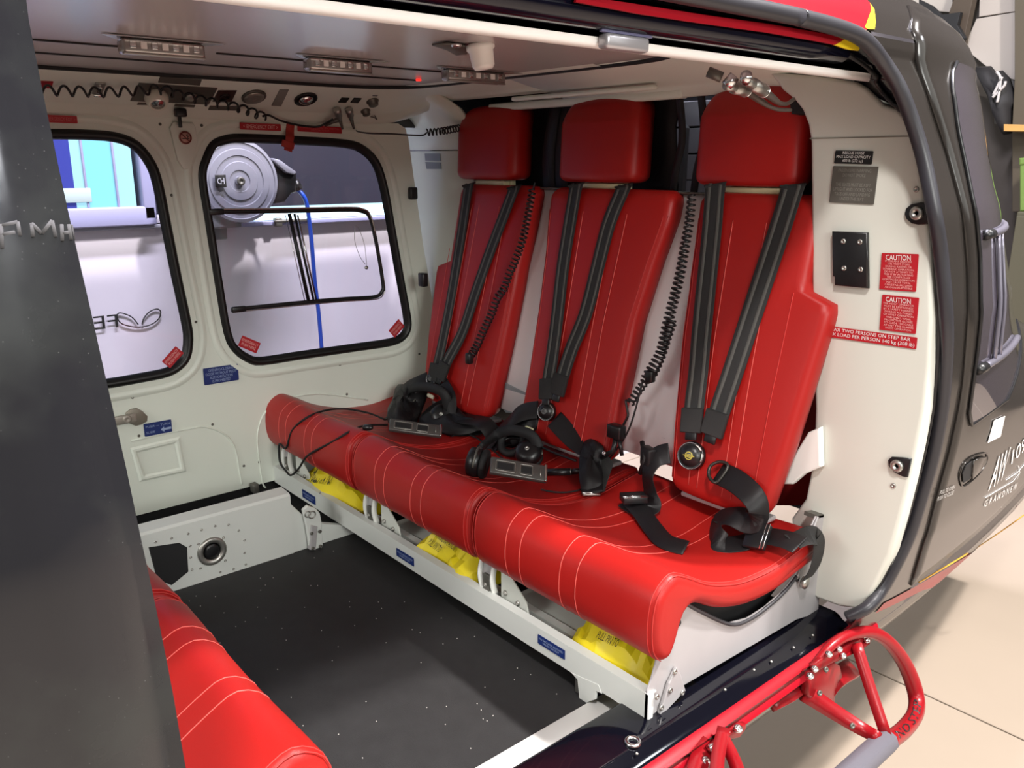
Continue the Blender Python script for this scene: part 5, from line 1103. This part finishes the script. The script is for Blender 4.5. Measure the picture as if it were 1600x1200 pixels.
hb=catmull([at(466,297,x=RX-.06),at(474,306,x=RX-.05),at(479,318,x=RX-.05),at(482,335,x=RX-.05),at(487,380,x=RX-.06),at(492,440,x=RX-.08),at(498,490,x=RX-.1),at(503,550,x=RX-.12),at(507,600,x=RX-.14)],6)
MB().add(tube(hb,.0085,8)).build('hose', mat('blue_hose',(.02,.08,.5),.35), hr)
# ================================================================== STEP BAR
st=thing('step_bar','red tubular boarding step bolted below the sill, with ribbed grey tread','step',tuple(at(1330,1100,x=.15)))
def pz(u,v,x): return at(u,v,x=x)
HP=[pz(1272,1040,.10),pz(1300,1008,.105),pz(1330,991,.11),pz(1362,988,.12),pz(1390,1005,.135),pz(1415,1040,.155),pz(1431,1085,.18),pz(1430,1115,.20),pz(1412,1140,.215),pz(1388,1158,.225)]
RP2=mat('red_step_paint',(.24,.004,.008),.32,spec=.35)
MB().add(tube(catmull(HP,6),lambda t:.009+.009*min(1,t*1.6),12)).build('hoop', RP2, st)
def flatbar(P,w_,th,nm,m=RP2):
    P=[V(p) for p in P]; d=(P[-1]-P[0]).normalized(); n=(CAM-P[0]).normalized(); X=d.cross(n).normalized(); return MB().add(ribbon(P,X,w_,th,3)).build(nm,m,st)
flatbar([pz(1338,1006,.115),pz(1358,1070,.165),pz(1384,1148,.22)],.024,.020,'strut')
flatbar([pz(1258,1082,.09),pz(1300,1110,.13),pz(1345,1138,.18),pz(1372,1152,.22)],lambda t:.040-.016*t,.014,'lower_arm')
flatbar([pz(1300,1030,.10),pz(1335,1014,.108),pz(1352,1003,.11)],.016,.016,'upper_arm')
flatbar([pz(1330,1045,.075),pz(1302,1062,.085),pz(1285,1085,.08)],.045,.02,'support_tube')
# mounting shoe and bolts
MB().add(prism([pz(u,v,.085) for u,v in ((1252,1045),(1290,1028),(1300,1034),(1304,1052),(1297,1060),(1292,1075),(1292,1092),(1280,1094),(1262,1086),(1250,1082))],(.02,0,0),.004)).build('mounting_shoe', RP2, st)
MB().add(prism([pz(u,v,.10) for u,v in ((1262,1036),(1296,1014),(1346,990),(1356,995),(1350,1004),(1310,1024),(1268,1046))],(.012,0,0),.003)).build('clamp', RP2, st)
for u,v in ((1271,1045),(1264,1056),(1293,1022),(1309,1014),(1347,992),(1352,1000),(1315,1024)):
    MB().add(bolt(pz(u,v,.114),(1,-.3,.5),.007,.009)).build('bolt', CHROME, st)
for u,v in ((1280,1083),(1331,1134),(1358,1150),(1290,1046)): MB().add(bolt(pz(u,v,.12 if u<1300 else .195),(1,-.3,.5),.006,.004)).build('bolt', DSTEEL, st)
TR=mat('grey_grip_tread',(.13,.125,.15),.6,bump=.6,bscale=500)
ta=pz(1386,1156,.222); tb=V((ta.x,-1.0,ta.z)); MB().add(tube([ta+V((0,.0,0)),tb],.026,8)).build('tread', TR, st)
flatbar([pz(1262,1064,.08),pz(1235,1085,.075),pz(1205,1100,.07)],.03,.015,'side_tube')
# second, nearer support
flatbar([pz(1130,1142,.10),pz(1122,1180,.14),pz(1118,1230,.20)],.024,.016,'strut'); flatbar([pz(1128,1150,.10),pz(1148,1190,.15),pz(1165,1240,.22)],.024,.018,'strut')
flatbar([pz(1110,1162,.095),pz(1092,1190,.11),pz(1085,1230,.14)],.036,.014,'lower_arm')
MB().add(prism([pz(u,v,.10) for u,v in ((1100,1165),(1150,1128),(1158,1126),(1158,1134),(1148,1148),(1128,1152),(1106,1174))],(.012,0,0),.003)).build('clamp', RP2, st)
for u,v in ((1151,1138),(1111,1168),(1100,1188)): MB().add(bolt(pz(u,v,.115),(1,-.3,.5),.008,.010)).build('bolt', CHROME, st)
# lettering on the hoop
hc2=catmull(HP,6)
def hooptext():
    seg=hc2[38:54]; L=[0]
    for i in range(1,len(seg)): L.append(L[-1]+(seg[i]-seg[i-1]).length)
    v2,fs=text_vf('NO STEP',L[-1]*.92,.017)
    vs=[]
    for a,b in v2:
        s=L[-1]-(a+L[-1]*.46+L[-1]*.04); k=0
        while k<len(L)-2 and L[k+1]<s: k+=1
        p=seg[k].lerp(seg[k+1],(s-L[k])/(L[k+1]-L[k])); t=(seg[k+1]-seg[k]).normalized(); n=(CAM-p); n=(n-t*n.dot(t)).normalized(); Y=n.cross(-t)
        vs.append(p+Y*b+n*(math.sqrt(max(0,.0185**2-b*b))+.0005))
    obj('lettering',vs,fs,INKK,st,smooth=False)
hooptext()
# ================================================================== HANGAR AFT: white panels, brown post, hung jacket, shelf
YA=5.98
def A(u,v,y=YA): return at(u,v,y=y)
for q in (((1395,-60),(1528,-60),(1512,22),(1395,12)),((1536,-80),(1592,-80),(1592,18),(1532,27)),((1528,30),(1592,19),(1594,127),(1560,118),(1508,75)),((1490,-20),(1530,-20),(1520,10),(1505,20),(1490,10))):
    MB().add(prism([A(u,v) for u,v in q],(0,-.03,0),.004)).build('wall_panel', PANEL, wa, smooth=False)
BR=mat('brown_steel',(.055,.038,.024),.6)
MB().add(prism([A(u,v,5.9) for u,v in ((1518,-60),(1540,-60),(1510,78),(1500,78),(1480,50))],(0,-.08,0),.004)).build('wall_post', BR, wa, smooth=False)
MB().add(prism([A(u,v,5.9) for u,v in ((1592,-60),(1640,-60),(1640,330),(1588,330),(1588,200),(1592,120))],(0,-.08,0),.004)).build('wall_post', mat('olive_steel',(.075,.06,.038),.6), wa, smooth=False)
MB().add(prism([A(u,v,5.8) for u,v in ((1460,10),(1475,24),(1505,20),(1500,40),(1512,60),(1500,78),(1440,60),(1440,0))],(0,-.05,0),.004)).build('wall_bundle', BLKM, wa, smooth=False)
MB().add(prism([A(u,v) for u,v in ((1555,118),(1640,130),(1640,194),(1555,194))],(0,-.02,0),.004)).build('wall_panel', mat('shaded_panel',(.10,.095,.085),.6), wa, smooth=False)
sh=thing('shelf_board','light wooden shelf board on the far hangar wall','shelf',tuple(A(1590,200,5.6))); MB().add(prism([A(u,v,5.6) for u,v in ((1568,194),(1650,196),(1650,206),(1568,205))],(0,.42,0),.004)).build('board', mat('pine_wood',(.50,.28,.08),.5,var=.2,vscale=12), sh, smooth=False)
cbn=thing('storage_cabinet','olive grey storage cabinet under the green plastic box','cabinet',(A(1593,330,5.4).x+.35,5.55,GZ))
_x0=A(1593,330,5.4).x; _zt=A(1593,330,5.4).z
MB().add(rbox((_x0+.4,5.6,(GZ+_zt)/2),(.8,.5,_zt-GZ),bev=.01)).build('body', mat('olive_cabinet',(.07,.065,.04),.5), cbn, smooth=False)
for _k in range(2):
    _d=MB().add(rbox((_x0+.2+.4*_k,5.34,(GZ+_zt)/2),(.38,.02,_zt-GZ-.06),bev=.004)).build('door', mat('olive_cabinet',(.07,.065,.04),.5), cbn, smooth=False); MB().add(rbox((_x0+.36+.08*_k,5.32,.2),(.015,.02,.12),bev=.004)).build('handle', STEEL, _d)
gb=thing('green_box','green plastic box standing on an olive cabinet by the far hangar wall','box',tuple(A(1604,330,5.4))); MB().add(prism([A(u,v,5.4) for u,v in ((1593,252),(1660,245),(1660,330),(1593,330))],(0,.3,0),.01)).build('body', mat('green_plastic',(.12,.2,.04),.5), gb, smooth=False); MB().add(prism([A(u,v,5.39) for u,v in ((1592,247),(1662,240),(1662,252),(1592,258))],(0,.33,0),.01)).build('lid', mat('green_plastic',(.12,.2,.04),.5), gb, smooth=False)
jk=thing('hung_jacket','black jacket with pale drawcords hanging on the far hangar wall','jacket',tuple(A(1560,150,5.86)))
J=[(1524,104),(1548,103),(1556,112),(1568,110),(1578,122),(1586,145),(1588,160),(1583,170),(1583,208),(1570,211),(1558,190),(1545,150),(1534,125)]
c=A(1560,150,5.86); rows=[]
for s,dy in ((1,0),(.93,-.05),(.7,-.09),(.4,-.11),(.1,-.10)):
    rows.append([ (lambda p: V((c.x+(p.x-c.x)*s, p.y+dy+.015*math.sin(i*2.1+s*5), c.z+(p.z-c.z)*s)))(A(u,v,5.86)) for i,(u,v) in enumerate(J)])
MB().add(cap_grid(rows)).build('body', mat('black_cloth',(.012,.011,.012),.7,bump=.6,bscale=20), jk)
CORD=mat('pale_cord',(.45,.43,.42),.6)
for P in (((1557,112),(1563,122),(1561,145),(1558,160)),((1571,127),(1569,134),(1558,145),(1551,152)),((1566,120),(1560,132),(1552,148))):
    MB().add(tube(catmull([A(u,v,5.72) for u,v in P],5),.010,6)).build('drawcord', CORD, jk)
